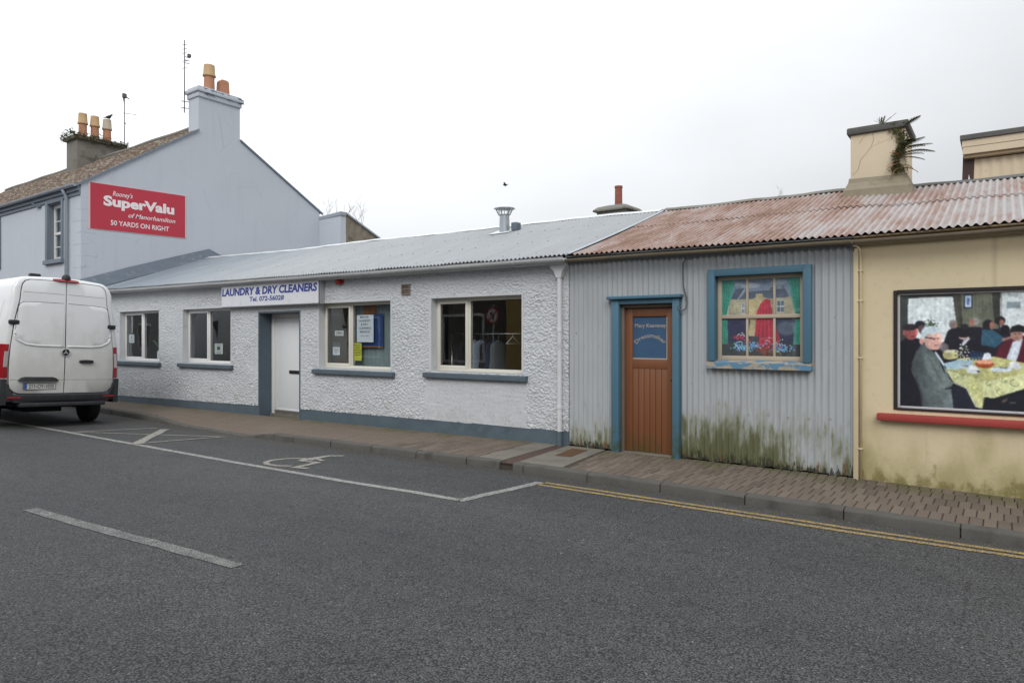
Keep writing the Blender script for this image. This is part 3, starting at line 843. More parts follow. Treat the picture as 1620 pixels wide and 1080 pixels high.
mb = MB(); mb.box(WX0 + .21, 8.69, 2.5, WX1 - .21, 14.68, 2.54); mb.box(WX0 + .21, 12.4, .031, WX1 - .21, 12.5, 2.499); mb.box(-12.9, 8.69, .031, -12.8, 12.39, 2.499); mb.box(-10.8, 8.69, .031, -10.7, 12.39, 2.499); mb.box(-8.2, 9.4, .031, -8.1, 12.39, 2.499)
mb.build('inner_partition', 'room', laundry)
# plinth pieces (follow the ground, sit 6 mm behind the face of the roughcast)
def plinth(x0, x1):
    mb = MB(); rings = []; K = max(2, int((x1 - x0) / .12))
    for i in range(K + 1):
        x = lerp(x0, x1, i / K); rough = -7.9 < x < -6.0
        j = lambda a: rng.uniform(-a, a) * (3.0 if rough else 1)
        rings.append([(x, 8.386 + j(.002), L(x) - .2), (x, 8.388 + j(.003), lerp(L(x), plinth_top(x), .4)), (x, 8.39 + j(.002), plinth_top(x) + .008), (x, 8.43, plinth_top(x) + .008), (x, 8.43, L(x) - .2)])
    mb.ring_loft(rings); return mb.build('plinth', 'slate', laundry)
plinth(WX0, -12.5); plinth(-11.16, WX1)
# reveals
for x0, x1, z0, z1, k in OPEN:
    mb = MB(); dep = 8.56 if k == 'w' else 8.70; t = .014; zb = z0 if k == 'w' else L(x0) - .05
    mb.box(x0 - .02, 8.383, zb, x0 + t, dep, z1); mb.box(x1 - t, 8.383, zb, x1 + .02, dep, z1); mb.box(x0 - .02, 8.3835, z1 - t, x1 + .02, dep, z1 + .02)
    mb.build('reveal', 'reveal' if k == 'w' else 'slate', laundry)
def upvc_window(x0, x1, z0, z1, mx, mat='upvc'):
    y = 8.52
    w = MB(); f = .055
    for b in ((x0 + .014, z0, x0 + .014 + f, z1 - .014), (x1 - .014 - f, z0, x1 - .014, z1 - .014), (mx, z0 + f, mx + .06, z1 - .014 - f)): w.bbox(b[0], y, b[1], b[2], y + .065, b[3], .004)
    w.bbox(x0 + .014 + f, y + .001, z1 - .014 - f, x1 - .014 - f, y + .064, z1 - .014, .004); w.bbox(x0 + .014 + f, y - .012, z0, x1 - .014 - f, y + .064, z0 + f, .004)
    win = w.build('window', mat, laundry, 'auto')
    s = MB(); a0, a1, c0, c1 = x0 + .014 + f - .018, mx + .018, z0 + f - .012, z1 - .014 - f + .015; g = .052
    s.bbox(a0, y - .016, c0, a0 + g, y + .03, c1, .004); s.bbox(a1 - g, y - .016, c0, a1, y + .03, c1, .004)
    s.bbox(a0 + g, y - .0155, c0, a1 - g, y + .03, c0 + g, .004); s.bbox(a0 + g, y - .0155, c1 - g, a1 - g, y + .03, c1, .004)
    s.build('sash', mat, win, 'auto')
    p = MB(); p.box(a0 + g, y + .008, c0 + g, a1 - g, y + .011, c1 - g); p.build('pane', 'glass', win)
    p = MB(); p.box(mx + .06, y + .028, z0 + f, x1 - .014 - f, y + .031, z1 - .014 - f); p.build('pane', 'glass', win)
    gk = MB()
    for q0, q1, r0, r1, yy in ((a0 + g, a1 - g, c0 + g, c1 - g, y + .004), (mx + .06, x1 - .014 - f, z0 + f, z1 - .014 - f, y + .022)):
        for b in ((q0, r0, q0 + .006, r1), (q1 - .006, r0, q1, r1), (q0 + .006, r0, q1 - .006, r0 + .006), (q0 + .006, r1 - .006, q1 - .006, r1)): gk.box(b[0], yy, b[1], b[2], yy + .003, b[3])
    gk.build('gasket', 'black', win)
    sl = MB(); sx0, sx1 = x0 - .12, x1 + .10; zt = z0 - .012
    sl.ring_loft([[(x, 8.32, zt - .095), (x, 8.315, zt - .085), (x, 8.315, zt - .022), (x, 8.325, zt - .014), (x, 8.52, zt), (x, 8.52, zt - .095)] for x in (sx0, sx0 + .004, lerp(sx0, sx1, .5), sx1 - .004, sx1)])
    sl.build('window_sill', 'slate', win)
upvc_window(-18.57, -16.55, .955, 2.21, -17.62)
upvc_window(-15.49, -13.51, .965, 2.20, -14.62)
upvc_window(-10.59, -8.635, .965, 2.20, -9.84, 'upvc_old')
upvc_window(-7.71, -5.855, .99, 2.20, -7.03, 'upvc_old')
# door
y = 8.675
mb = MB(); dz = L(-11.8)
for b in ((-12.486, dz - .02, -12.40, 2.036), (-11.26, dz - .02, -11.174, 2.036), (-12.40, 1.95, -11.26, 2.036)): mb.bbox(b[0], y, b[1], b[2], y + .07, b[3], .006)
door = mb.build('door', 'upvc', laundry, 'auto')
mb = MB(); mb.bbox(-12.395, y + .018, dz + .03, -11.265, y + .06, 1.945, .006)
for b in ((-12.33, dz + .10, -12.305, 1.88), (-11.355, dz + .10, -11.33, 1.88), (-12.305, dz + .10, -11.355, dz + .125), (-12.305, 1.855, -11.355, 1.88)): mb.bbox(b[0], y + .008, b[1], b[2], y + .019, b[3], .004)
mb.build('door_leaf', 'door_white', door, 'auto')
mb = MB(); mb.bbox(-11.90, y + .004, .80, -11.46, y + .02, .87, .006); mb.build('letter_plate', 'black', door)
mb = MB(); mb.bbox(-12.48, 8.63, dz - .05, -11.18, 8.74, dz + .018, .006); mb.build('threshold', 'patch', door)
# roof
roof = MB()
rows = []
for t in (0, .5, 1):
    rows.append([(lerp(-20.24, -4.95, i / 30), RY + t * 3.2, lerp(ridge(lerp(-20.24, -4.95, i / 30)), 2.72, t) - .01) for i in range(31)])
roof.ring_loft(rows, cap=False, closed=False)
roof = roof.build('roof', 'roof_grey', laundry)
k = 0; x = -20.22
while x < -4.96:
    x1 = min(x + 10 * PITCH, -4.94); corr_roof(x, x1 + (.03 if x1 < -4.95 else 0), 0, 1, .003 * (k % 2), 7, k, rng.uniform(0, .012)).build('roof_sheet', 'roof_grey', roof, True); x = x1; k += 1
mb = MB()
for ti in (.06, .36, .68, .94):
    for i in range(int(15.2 / (PITCH * 4))):
        x = -20.216 + i * PITCH * 4 + (PITCH * 2 if ti in (.36, .94) else 0); yy, zz = roof_pt(x, ti); zz += AMP + .002
        mb.lathe([(.013, 0), (.012, .006), (.004, .011)], (x + rng.uniform(-.008, .008), yy, zz), 6)
struct(mb.build('roof_screws', 'galv', roof), 'stuff')
mb = MB(); rows = []
for i in range(61):
    x = lerp(-19.9, -5.0, i / 60); z = ridge(x) + .018 + .004 * math.sin(i * 1.7); rows.append([(x, RY - .16, z - .055), (x, RY - .02, z + .002), (x, RY + .02, z + .002), (x, RY + .16, z - .055), (x, RY + .16, z - .061), (x, RY, z - .006), (x, RY - .16, z - .061)])
mb.ring_loft(rows); mb.build('ridge_cap', 'lead_light', roof)
mb = MB(); rows = []
for i in range(9):
    t = i / 8; yy, zz = roof_pt(-4.95, t); rows.append([(-4.975, yy, zz + .012), (-4.965, yy, zz + .022), (-4.93, yy, zz + .022), (-4.92, yy, zz + .012), (-4.93, yy, zz + .006), (-4.965, yy, zz + .006)])
mb.ring_loft(rows); mb.build('verge_flashing', 'galv', roof)
# upstand against the neighbour's gable, apex over the ridge
mb = MB()
prof = [(8.12, 3.10), (9.4, 3.545), (10.6, 3.93), (11.78, 4.30), (12.3, 4.09), (14.5, 3.0)]
rings = []
for yy, zz in prof: rings.append([(-20.23, yy, zz - .42), (-20.23, yy, zz), (-20.17, yy, zz + .005), (-20.02, yy, zz - .06), (-19.86, yy, zz - .21), (-19.72, yy, zz - .30), (-19.72, yy, zz - .42)])
mb.ring_loft(rings); mb.build('upstand', 'flash', laundry, 'auto')
gutter_run(-20.2, -4.98, 8.165, .05, -.042, 60).build('gutter', 'white_gutter', laundry, 'auto')
for i in range(19):
    mb = MB(); x = -19.8 + i * .82; z = eave(x) - .044; mb.ring_loft([[(x + dx, 8.165 + math.cos(t) * .054, z + math.sin(t) * .054) for t in [math.pi * 1.0 + math.pi * k / 8 for k in range(9)]] for dx in (0, .03)], closed=False)
    mb.build('gutter_bracket', 'white_gutter', laundry)
fascia_run(-20.2, -5.06, 8.236, 8.262, -.012, -.118, 30).build('fascia', 'fascia_white', laundry)
mb = MB(); rings = []
for i in range(31):
    x = lerp(-20.2, -5.06, i / 30); e = eave(x); rings.append([(x, 8.263, e - .085), (x, 8.263, e - .10), (x, 8.41, e - .10), (x, 8.41, e - .085)])
mb.ring_loft(rings); mb.build('soffit', 'fascia_white', laundry)
# downpipe with hopper
px, py = -5.17, 8.335
mb = MB(); mb.tube([(px, py, .20), (px, py, 2.42)], .036, 14)
for z in (.52, 1.62): mb.lathe([(.036, 0), (.041, .004), (.041, .05), (.036, .054)], (px, py, z), 14)
dp = mb.build('downpipe', 'white_gutter', laundry, 'auto')
mb = MB(); mb.tube([(px, py - .001, L(px) - .03), (px, py - .001, .20)], .038, 14); mb.build('painted_shoe', 'slate', dp, 'auto')
mb = MB()
def sq(cx, cy, z, a, b): return [(cx - a, cy - b, z), (cx + a, cy - b, z), (cx + a, cy + b, z), (cx - a, cy + b, z)]
mb.ring_loft([sq(px, py, 2.40, .04, .04), sq(px, py, 2.50, .075, .05), sq(px - .005, py, 2.535, .115, .055), sq(px - .005, py, 2.55, .122, .058), sq(px - .005, py, 2.595, .122, .058)])
mb.build('hopper', 'fascia_white', dp)
# flue with mesh cowl
fx, fy = -8.06, 10.92; fz = roof_pt(fx, (fy - EY) / (RY - EY))[1]
mb = MB(); mb.lathe([(.105, fz - .06), (.10, fz + .16), (.095, fz + .32), (.115, fz + .345), (.09, fz + .345), (.085, fz + .1)], (fx, fy, 0), 20)
flue = mb.build('flue', 'galv', laundry, 'auto')
mb = MB(); mb.lathe([(.215, fz + .465), (.21, fz + .475), (.02, fz + .548), (.004, fz + .555), (.002, fz + .485), (.21, fz + .467)], (fx, fy, 0), 20); mb.build('cowl', 'lead_light', flue, 'auto')
mb = MB()
for a in (.2, 1.7, 3.3, 4.9): mb.tube([(fx + .12 * math.cos(a), fy + .12 * math.sin(a), fz + .34), (fx + .19 * math.cos(a), fy + .19 * math.sin(a), fz + .468)], .011, 6)
for k in range(14):
    a = k * math.pi / 7; mb.tube([(fx + .115 * math.cos(a), fy + .115 * math.sin(a), fz + .34), (fx + .13 * math.cos(a), fy + .13 * math.sin(a), fz + .468)], .0035, 4)
mb.build('cowl_strut', 'galv', flue)
mb = MB(); rows = [[(fx + dx, fy + dy, roof_pt(fx + dx, (fy + dy - EY) / (RY - EY))[1] + .028) for dx in (-.24, -.1, .1, .24)] for dy in (-.22, -.1, .1, .22)]
mb.ring_loft(rows, cap=False, closed=False); mb.build('flashing_plate', 'lead_light', flue)
mb = MB(); mb.bbox(fx + .19, fy - .05, fz + .0, fx + .33, fy + .11, fz + .17, .02); mb.build('vent_box', 'flash', flue)

# sign box, siren, air vent
sgn = thing('shop_sign', 'white box sign over the shop door with blue LAUNDRY & DRY CLEANERS lettering', 'sign', (-12.0, 8.3, 2.4))
sx0, sx1, sf = -13.66, -10.40, 8.25
mb = MB(); mb.bbox(sx0, sf + .008, 2.175, sx1, 8.382, 2.638, .006); mb.build('sign_box', 'sign_grey', sgn)
mb = MB(); mb.bbox(sx0 + .012, sf, 2.19, sx1 - .012, sf + .012, 2.625, .003); mb.build('sign_face', 'sign_white', sgn)
mb = MB(); mb.box(sx1 - .013, sf - .004, 2.172, sx1 - .003, sf + .02, 2.642); mb.build('sign_trim', 'black', sgn)
lettering('LAUNDRY & DRY CLEANERS', 'lettering', (sx0 + .035, sf - .0025, 2.425), (1, 0, 0), (0, 0, 1), 3.17, .158, 'sign_blue', sgn, .042, .10, skew=0)
lettering('Tel. 072-56028', 'lettering', (-12.62, sf - .0025, 2.285), (1, 0, 0), (0, 0, 1), 1.15, .095, 'sign_blue', sgn, .026, .10)
mb = MB(); mb.tube([(-10.05, 8.35, 2.572), (-9.86, 8.35, 2.563)], [.028, .03], 12)
mb.lathe([(.045, -.02), (.05, .0), (.05, .07), (.03, .10), (.005, .105)], (-9.98, 8.33, 2.565), 14, 'x')
mb.lathe([(.03, 0), (.028, .05)], (-9.96, 8.33, 2.565), 10, 'y')
tag(mb.build('alarm_siren', 'siren', None, 'auto'), 'small red siren under the gutter right of the laundry sign', 'siren')
vt = MB()
for b in ((-8.37, 2.27, -8.17, 2.29), (-8.37, 2.43, -8.17, 2.45), (-8.37, 2.29, -8.352, 2.43), (-8.188, 2.29, -8.17, 2.43), (-8.352, 2.352, -8.188, 2.37)): vt.box(b[0], 8.362, b[1], b[2], 8.40, b[3])
v_ = vt.build('air_vent', 'vent', laundry)
for z0, z1 in ((2.29, 2.352), (2.37, 2.43)):
    for i in range(3):
        z = lerp(z0, z1, (i + .5) / 3); mb = MB(); mb.prism([(-8.352, 8.366, z - .012), (-8.352, 8.369, z - .012), (-8.352, 8.388, z + .008), (-8.352, 8.385, z + .008)], (.164, 0, 0)); mb.build('slat', 'vent', v_)
mb = MB(); mb.box(-8.352, 8.391, 2.29, -8.188, 8.394, 2.43); mb.build('vent_back', 'hole', v_)

# notices behind the panes
def notice(x, z, w, h, mat, label, lines, y=8.543, ink='ink', extra=None, name='notice', cat='notice', tilt=0):
    mb = MB(); mb.box(x, y, z, x + w, y + .002, z + h); o = mb.build(name, mat)
    tag(o, label, cat)
    for (s, fx_, fz_, fw, ch) in lines:
        lettering(s, 'lettering', (x + fx_ * w, y - .0012, z + fz_ * h), (1, 0, 0), (0, 0, 1), fw * w, ch * h, ink, o, .015)
    return o
notice(-18.40, 1.40, .28, .22, 'paper', 'white notice in the narrow pane of the window nearest the van', [('?', .35, .45, .2, .32), ('PLEASE', .2, .2, .6, .1)])
notice(-16.98, .99 + .03, .26, .19, 'paper', 'white card in the bottom corner of the window nearest the van', [('&', .4, .3, .2, .4)], y=8.552)
o = notice(-14.42, 1.17, .32, .235, 'paper2', 'pale printed notice in the wide pane left of the white door', [('NOTICE', .2, .82, .6, .09), ('Thank you', .2, .15, .6, .1), ('for your custom', .15, .04, .7, .07)], y=8.552, ink='ink_green')
mb = MB(); mb.box(-14.33, 8.5505, 1.26, -14.20, 8.5515, 1.34); mb.build('printed_square', 'ink_green', o)
notice(-10.30, 1.575, .245, .095, 'paper2', 'white OPEN card hanging in the narrow pane beside the shop sign', [('OPEN', .15, .25, .7, .55)], name='open_card', cat='card', y=8.538)
o = notice(-10.36, 1.21, .20, .23, 'paper', 'leaflet with a photo on top under the OPEN card', [('Collection', .1, .45, .8, .08), ('& delivery', .1, .32, .8, .08), ('daily', .3, .18, .4, .08)], name='leaflet', cat='leaflet', y=8.538)
mb = MB(); mb.box(-10.36, 8.5365, 1.36, -10.16, 8.5375, 1.44); mb.build('printed_photo', 'cloth_grey', o)
bd = MB(); bd.box(-9.735, 8.60, 1.36, -9.07, 8.615, 1.97); o = tag(bd.build('display_board', 'blue_board'), 'dark blue display board behind the white notice in the window right of the door', 'board')
mb = MB(); mb.box(-9.735, 8.597, 1.36, -9.07, 8.599, 1.385); mb.box(-9.7, 8.597, 1.88, -9.40, 8.599, 1.97); mb.build('printed_band', 'orange', o)
notice(-9.70, 1.455, .44, .50, 'paper', 'large white notice on the blue board right of the white door', [('MANOR', .2, .88, .52, .075), ('LAUNDRY', .14, .75, .68, .075), ('& DRY', .25, .615, .42, .075), ('CLEANING', .12, .48, .74, .075), ('SERVICE', .18, .345, .6, .075), ('open six days', .22, .22, .5, .04)], y=8.553)
notice(-9.80, 1.115, .225, .325, 'yellow_paper', 'bright yellow notice in the lower corner of the window right of the door', [('SPECIAL', .12, .84, .75, .07), ('OFFER', .2, .70, .6, .07), ('DUVETS', .1, .56, .8, .07), ('WASHED', .1, .42, .8, .07), ('DAILY', .1, .28, .8, .07)], y=8.552)
# blind and coloured print behind the window right of the door
mb = MB(); rows = []
for i in range(41):
    x = lerp(-9.9, -8.6, i / 40); rows.append([(x, 8.66 + .012 * math.sin(i * 1.9), .98), (x, 8.66 + .012 * math.sin(i * 1.9), 2.45)])
mb.ring_loft(rows, cap=False, closed=False)
tag(mb.build('window_blind', 'curtain_grey', None, True), 'grey green blind hanging behind the notices right of the door', 'blind')
mb = MB(); mb.box(-9.60, 8.632, 1.98, -9.28, 8.637, 2.14); tag(mb.build('orange_print', 'orange'), 'orange printed sheet above the blue display board', 'print')
mb = MB(); mb.box(-8.84, 8.632, 1.85, -8.66, 8.637, 2.16); tag(mb.build('yellow_print', 'pot_cream'), 'mustard yellow sheet at the top right of the notice window', 'print')
# things on the floor behind the far-left windows
mb = MB(); mb.prism([(-17.4, 8.9, .98), (-16.6, 8.9, .98), (-16.75, 8.9, 1.22), (-17.0, 8.9, 1.3), (-17.25, 8.9, 1.17)], (0, .4, 0)); tag(mb.build('folded_laundry', 'cloth_blue'), 'heap of pale folded laundry in the window nearest the van', 'laundry')
mb = MB(); mb.bbox(-17.5, 8.75, .1, -16.55, 9.35, .975, .01); tag(mb.build('counter', 'room'), 'dark counter under the laundry heap in the window nearest the van', 'counter')
mb = MB(); mb.prism([(-17.55, 8.72, 1.46), (-17.5, 8.72, 1.47), (-16.95, 8.72, 1.16), (-17.0, 8.72, 1.14)], (0, .03, 0)); tag(mb.build('green_hanger', 'cloth_green'), 'green plastic strip leaning above the laundry heap', 'hanger')
# clothes rail behind the right-hand laundry window
cr = thing('clothes_rail', 'chrome clothes rail behind the large pane of the right laundry window', 'clothes rail', (-7.2, 9.2, .03))
mb = MB(); mb.tube([(-7.95, 9.2, 1.60), (-6.42, 9.2, 1.605)], .014, 8); mb.build('bar', 'rail', cr, True)
for x in (-7.95, -6.42):
    mb = MB(); mb.tube([(x, 9.2, .06), (x, 9.2, 1.66)], .016, 8); mb.tube([(x, 8.95, .05), (x, 9.45, .05)], .016, 8); mb.build('upright', 'rail', cr, True)
def garment(x, h, w, mat, label, hang=True):
    mb = MB(); rings = []
    for t, ww, dd in ((0, .03, .02), (.05, .11, .03), (.10, .20, .045), (.2, .22, .06), (.45, .21, .07), (.75, .24, .085), (1.0, .27, .095)):
        z = 1.50 - t * h; ring = []
        for k in range(20):
            a = 2 * math.pi * k / 20; r = 1 + .12 * math.sin(a * 5 + t * 4 + x * 9) * t
            ring.append((x + dd * math.sin(a) * r * w, 9.2 + ww * math.cos(a) * r, z))
        rings.append(ring)
    mb.ring_loft(rings)
    o = tag(mb.build('hanging_garment', mat, None, True), label, 'garment', 'clothes hanging on the rail')
    hk = MB(); hk.tube([(x, 9.2, 1.49), (x, 9.2, 1.56), (x, 9.215, 1.585), (x, 9.21, 1.61), (x, 9.19, 1.60)], .004, 5); hk.build('hanger', 'rail', o)
    return o
garment(-7.62, .75, 1, 'cloth_dark', 'dark coat at the left end of the clothes rail')
garment(-7.44, .62, 1, 'cloth_white', 'white shirt second along the clothes rail')
garment(-7.30, .70, 1, 'cloth_blue', 'pale blue shirt on the clothes rail, brightest in the window')
garment(-7.14, .72, 1, 'cloth_dark', 'black jacket right of the pale blue shirt on the rail')
garment(-7.02, .66, 1, 'cloth_navy', 'navy garment in the middle of the clothes rail')
garment(-6.92, .72, .9, 'cloth_grey', 'grey trousers hanging right of the navy garment')
hg = MB(); hg.tube([(-6.62, 9.2, 1.61), (-6.62, 9.2, 1.56), (-6.62, 9.02, 1.44)], .007, 6); hg.tube([(-6.62, 9.2, 1.56), (-6.62, 9.38, 1.44)], .007, 6); hg.tube([(-6.62, 9.02, 1.44), (-6.62, 9.38, 1.44)], .006, 6)
tag(hg.build('empty_hanger', 'upvc', None, True), 'empty white clothes hanger near the right end of the rail', 'hanger')

# ------------------------------------------------------------------ dressmaker's corrugated shop
ds = thing('dressmaker_shop', 'grey corrugated iron shop with brown door and blue framed window', 'shop', (-3.2, 8.4, 0))
OD = (-4.305, -3.392, -.4, 2.06); OW = (-2.96, -1.83, 1.205, 2.34)
def corr_wall_piece(x0, x1, z0f, z1f, seed, lift=0):
    mb = MB(); nx = max(4, int(round((x1 - x0) / PITCH * 8))); K = 8
    for dy in (0, .003):
        rows = []
        for k in range(K + 1):
            row = []
            for i in range(nx + 1):
                x = x0 + (x1 - x0) * i / nx; z = lerp(z0f(x), z1f(x), k / K)
                a = .0125 * (1 + .12 * math.sin(x * 1.7 + z * 2.1))
                row.append((x, 8.388 - lift + dy - a * math.cos(2 * math.pi * x / PITCH) + .003 * math.sin(x * 3 + z * 1.7 + seed), z))
            rows.append(row)
        mb.ring_loft(rows, cap=False, closed=False)
    return mb
bot = lambda x: L(x) + .012 + .012 * math.sin(x * 9) * math.sin(x * 23)
top = lambda x: eave(x) - .05
SW = 8 * PITCH; x = -5.045; k = 0
cuts = []
while x < -1.37:
    cuts.append((x, min(x + SW, -1.365))); x += SW
for k, (a, b) in enumerate(cuts):
    xs_ = sorted(set([a, b] + [c for o in (OD, OW) for c in o[:2] if a < c < b]))
    mb = MB()
    for p, q in zip(xs_, xs_[1:]):
        mid = (p + q) / 2; segs = [(bot, top)]
        for o in (OD, OW):
            if o[0] < mid < o[1]:
                segs = [((lambda x, z=o[3]: z), top)] + ([(bot, (lambda x, z=o[2]: z))] if o[2] > 0 else [])
        for z0f, z1f in segs:
            if len(segs) == 2: corr_wall_piece(p, q, z0f, z1f, 0, .0022 * (k % 2)).build('iron_sheet', 'corr_wall', ds, True); continue
            m = corr_wall_piece(p, q, z0f, z1f, 0, .0022 * (k % 2)); n0 = len(mb.v); mb.v += m.v; mb.f += [tuple(n0 + i for i in f) for f in m.f]; mb.mi += m.mi
    if mb.v: mb.build('iron_sheet', 'corr_wall', ds, True)
mb = MB(); mb.box(-5.04, 8.56, -.3, OD[0], 8.7, 2.6); mb.box(OD[1], 8.56, -.3, OW[0], 8.7, 2.6); mb.box(OW[1], 8.56, -.3, -1.33, 8.7, 2.6); mb.box(OW[0], 8.561, -.3, OW[1], 8.699, OW[2] - .02); mb.box(OW[0], 8.561, OW[3] + .02, OW[1], 8.699, 2.6); mb.box(OD[0], 8.561, 2.08, OD[1], 8.699, 2.6)
mb.box(-5.04, 14.6, -.3, -1.33, 14.8, 2.65)
mb.build('wall_core', 'room', ds)
mb = MB()
for z in (.62, 1.42, 2.38):
    for i in range(16):
        x = -5.02 + i * 3 * PITCH + rng.uniform(-.01, .01); x = round(x / PITCH) * PITCH
        if (OD[0] - .12 < x < OD[1] + .12 and z < 2.2) or (OW[0] - .12 < x < OW[1] + .12 and 1.1 < z < 2.45): continue
        mb.lathe([(.011, -.012), (.010, -.008), (.003, -.003)][::-1], (x, 8.383, z + rng.uniform(-.012, .012)), 6, 'y')
struct(mb.build('wall_nails', 'galv', ds), 'stuff')
# door
fr = MB()
fr.bbox(-4.335, 8.315, -.02, -4.225, 8.44, 2.055, .006); fr.bbox(-3.462, 8.315, -.045, -3.372, 8.44, 2.055, .006); fr.bbox(-4.225, 8.325, 1.99, -3.462, 8.44, 2.055, .006)
fr.bbox(-4.39, 8.27, 2.056, -3.335, 8.40, 2.098, .008)
dr = fr.build('door', 'blue', ds, 'auto')
mb = MB(); mb.bbox(-4.224, 8.40, -.02, -4.188, 8.50, 1.99, .004); mb.bbox(-3.498, 8.40, -.03, -3.463, 8.50, 1.99, .004); mb.bbox(-4.188, 8.4005, 1.945, -3.498, 8.50, 1.989, .004); mb.build('door_frame', 'brown_grey', dr, 'auto')
lf = MB(); LX0, LX1 = -4.184, -3.502; gy = 8.452
lf.bbox(LX0, gy, .01, LX0 + .10, gy + .045, 1.94, .004); lf.bbox(LX1 - .085, gy, .01, LX1, gy + .045, 1.94, .004); lf.bbox(LX0 + .10, gy + .0005, 1.825, LX1 - .085, gy + .045, 1.94, .004); lf.bbox(LX0 + .10, gy + .0005, 1.13, LX1 - .085, gy + .045, 1.255, .004)
lf.build('door_leaf', 'brown', dr, 'auto')
npk = 6; pw = (LX1 - .085 - LX0 - .10) / npk
for i in range(npk):
    a = LX0 + .10 + i * pw; mb = MB(); mb.bbox(a + .0025, gy + .006, .01, a + pw - .0025, gy + .03, 1.13, .004); mb.build('plank', 'brown', dr, 'auto')
mb = MB(); mb.box(LX0 + .10, gy + .025, 1.255, LX1 - .085, gy + .03, 1.825); mb.build('painted_panel', 'blue_panel', dr)
mb = MB(); q0, q1 = LX0 + .10, LX1 - .085
mb.box(q0, gy + .012, 1.255, q1, gy + .024, 1.268); mb.box(q1 - .014, gy + .012, 1.268, q1, gy + .024, 1.825); mb.build('glazing_bead', 'cream_wood', dr)
lettering('Mary Keaveney', 'lettering', (q0 + .025, gy + .0225, 1.68), (1, 0, 0), (0, 0, 1), .45, .052, 'pale_letter', dr, .022)
Rr = .26
def arc(x, y):
    a = (x - .225) / Rr * 1.0; return (.225 + (Rr + y) * math.sin(a), (Rr + y) * math.cos(a) - Rr)
lettering('Dressmaker', 'lettering', (q0 + .022, gy + .0225, 1.545), (1, 0, 0), (0, 0, 1), .45, .055, 'pale_letter', dr, .016, 0, arc)
mb = MB(); mb.bbox(-4.20, 8.36, -.06, -3.49, 8.52, .008, .01); mb.build('door_step', 'patch', dr, 'auto')
mb = MB(); mb.lathe([(.012, 0), (.014, -.01), (.006, -.016)], (-3.53, gy, 1.0), 8, 'y'); mb.build('keyhole', 'metal_dark', dr)
# window with painted board
wf = MB(); a0, a1, c0, c1 = -3.0, -1.79, 1.165, 2.385
wf.bbox(a0, 8.315, c0 + .085, a0 + .09, 8.43, c1, .006); wf.bbox(a1 - .09, 8.315, c0 + .085, a1, 8.43, c1, .006); wf.bbox(a0 + .09, 8.316, c1 - .085, a1 - .09, 8.43, c1, .006)
dw = wf.build('window', 'blue', ds, 'auto')
mb = MB(); mb.ring_loft([[(x, 8.30, c0), (x, 8.30, c0 + .07), (x, 8.42, c0 + .10), (x, 8.42, c0)] for x in (a0 - .005, -2.6, -2.2, a1 + .005)]); mb.build('window_sill', 'peel', dw)
mb = MB(); s0, s1, t0, t1 = a0 + .092, a1 - .092, c0 + .10, c1 - .087; yy = 8.425
bw = .05
mb.bbox(s0, yy, t0, s0 + bw, yy + .035, t1, .003); mb.bbox(s1 - bw, yy, t0, s1, yy + .035, t1, .003); mb.bbox(s0 + bw, yy + .0004, t1 - .045, s1 - bw, yy + .035, t1, .003); mb.bbox(s0 + bw, yy + .0004, t0, s1 - bw, yy + .035, t0 + .055, .003)
mzm = 1.80; mb.bbox(s0 + bw, yy - .004, mzm - .022, s1 - bw, yy + .035, mzm + .022, .003)
for mx in (-2.545, -2.225): mb.bbox(mx - .014, yy + .004, t0 + .055, mx + .014, yy + .03, mzm - .022, .003); mb.bbox(mx - .014, yy + .004, mzm + .022, mx + .014, yy + .03, t1 - .045, .003)
mb.build('sash', 'cream_wood', dw, 'auto')
for (p0, p1) in ((s0 + bw, -2.559), (-2.531, -2.239), (-2.211, s1 - bw)):
    for (z0, z1) in ((t0 + .055, mzm - .022), (mzm + .022, t1 - .045)):
        mb = MB(); mb.box(p0, yy + .016, z0, p1, yy + .018, z1); mb.build('pane', 'glass', dw)
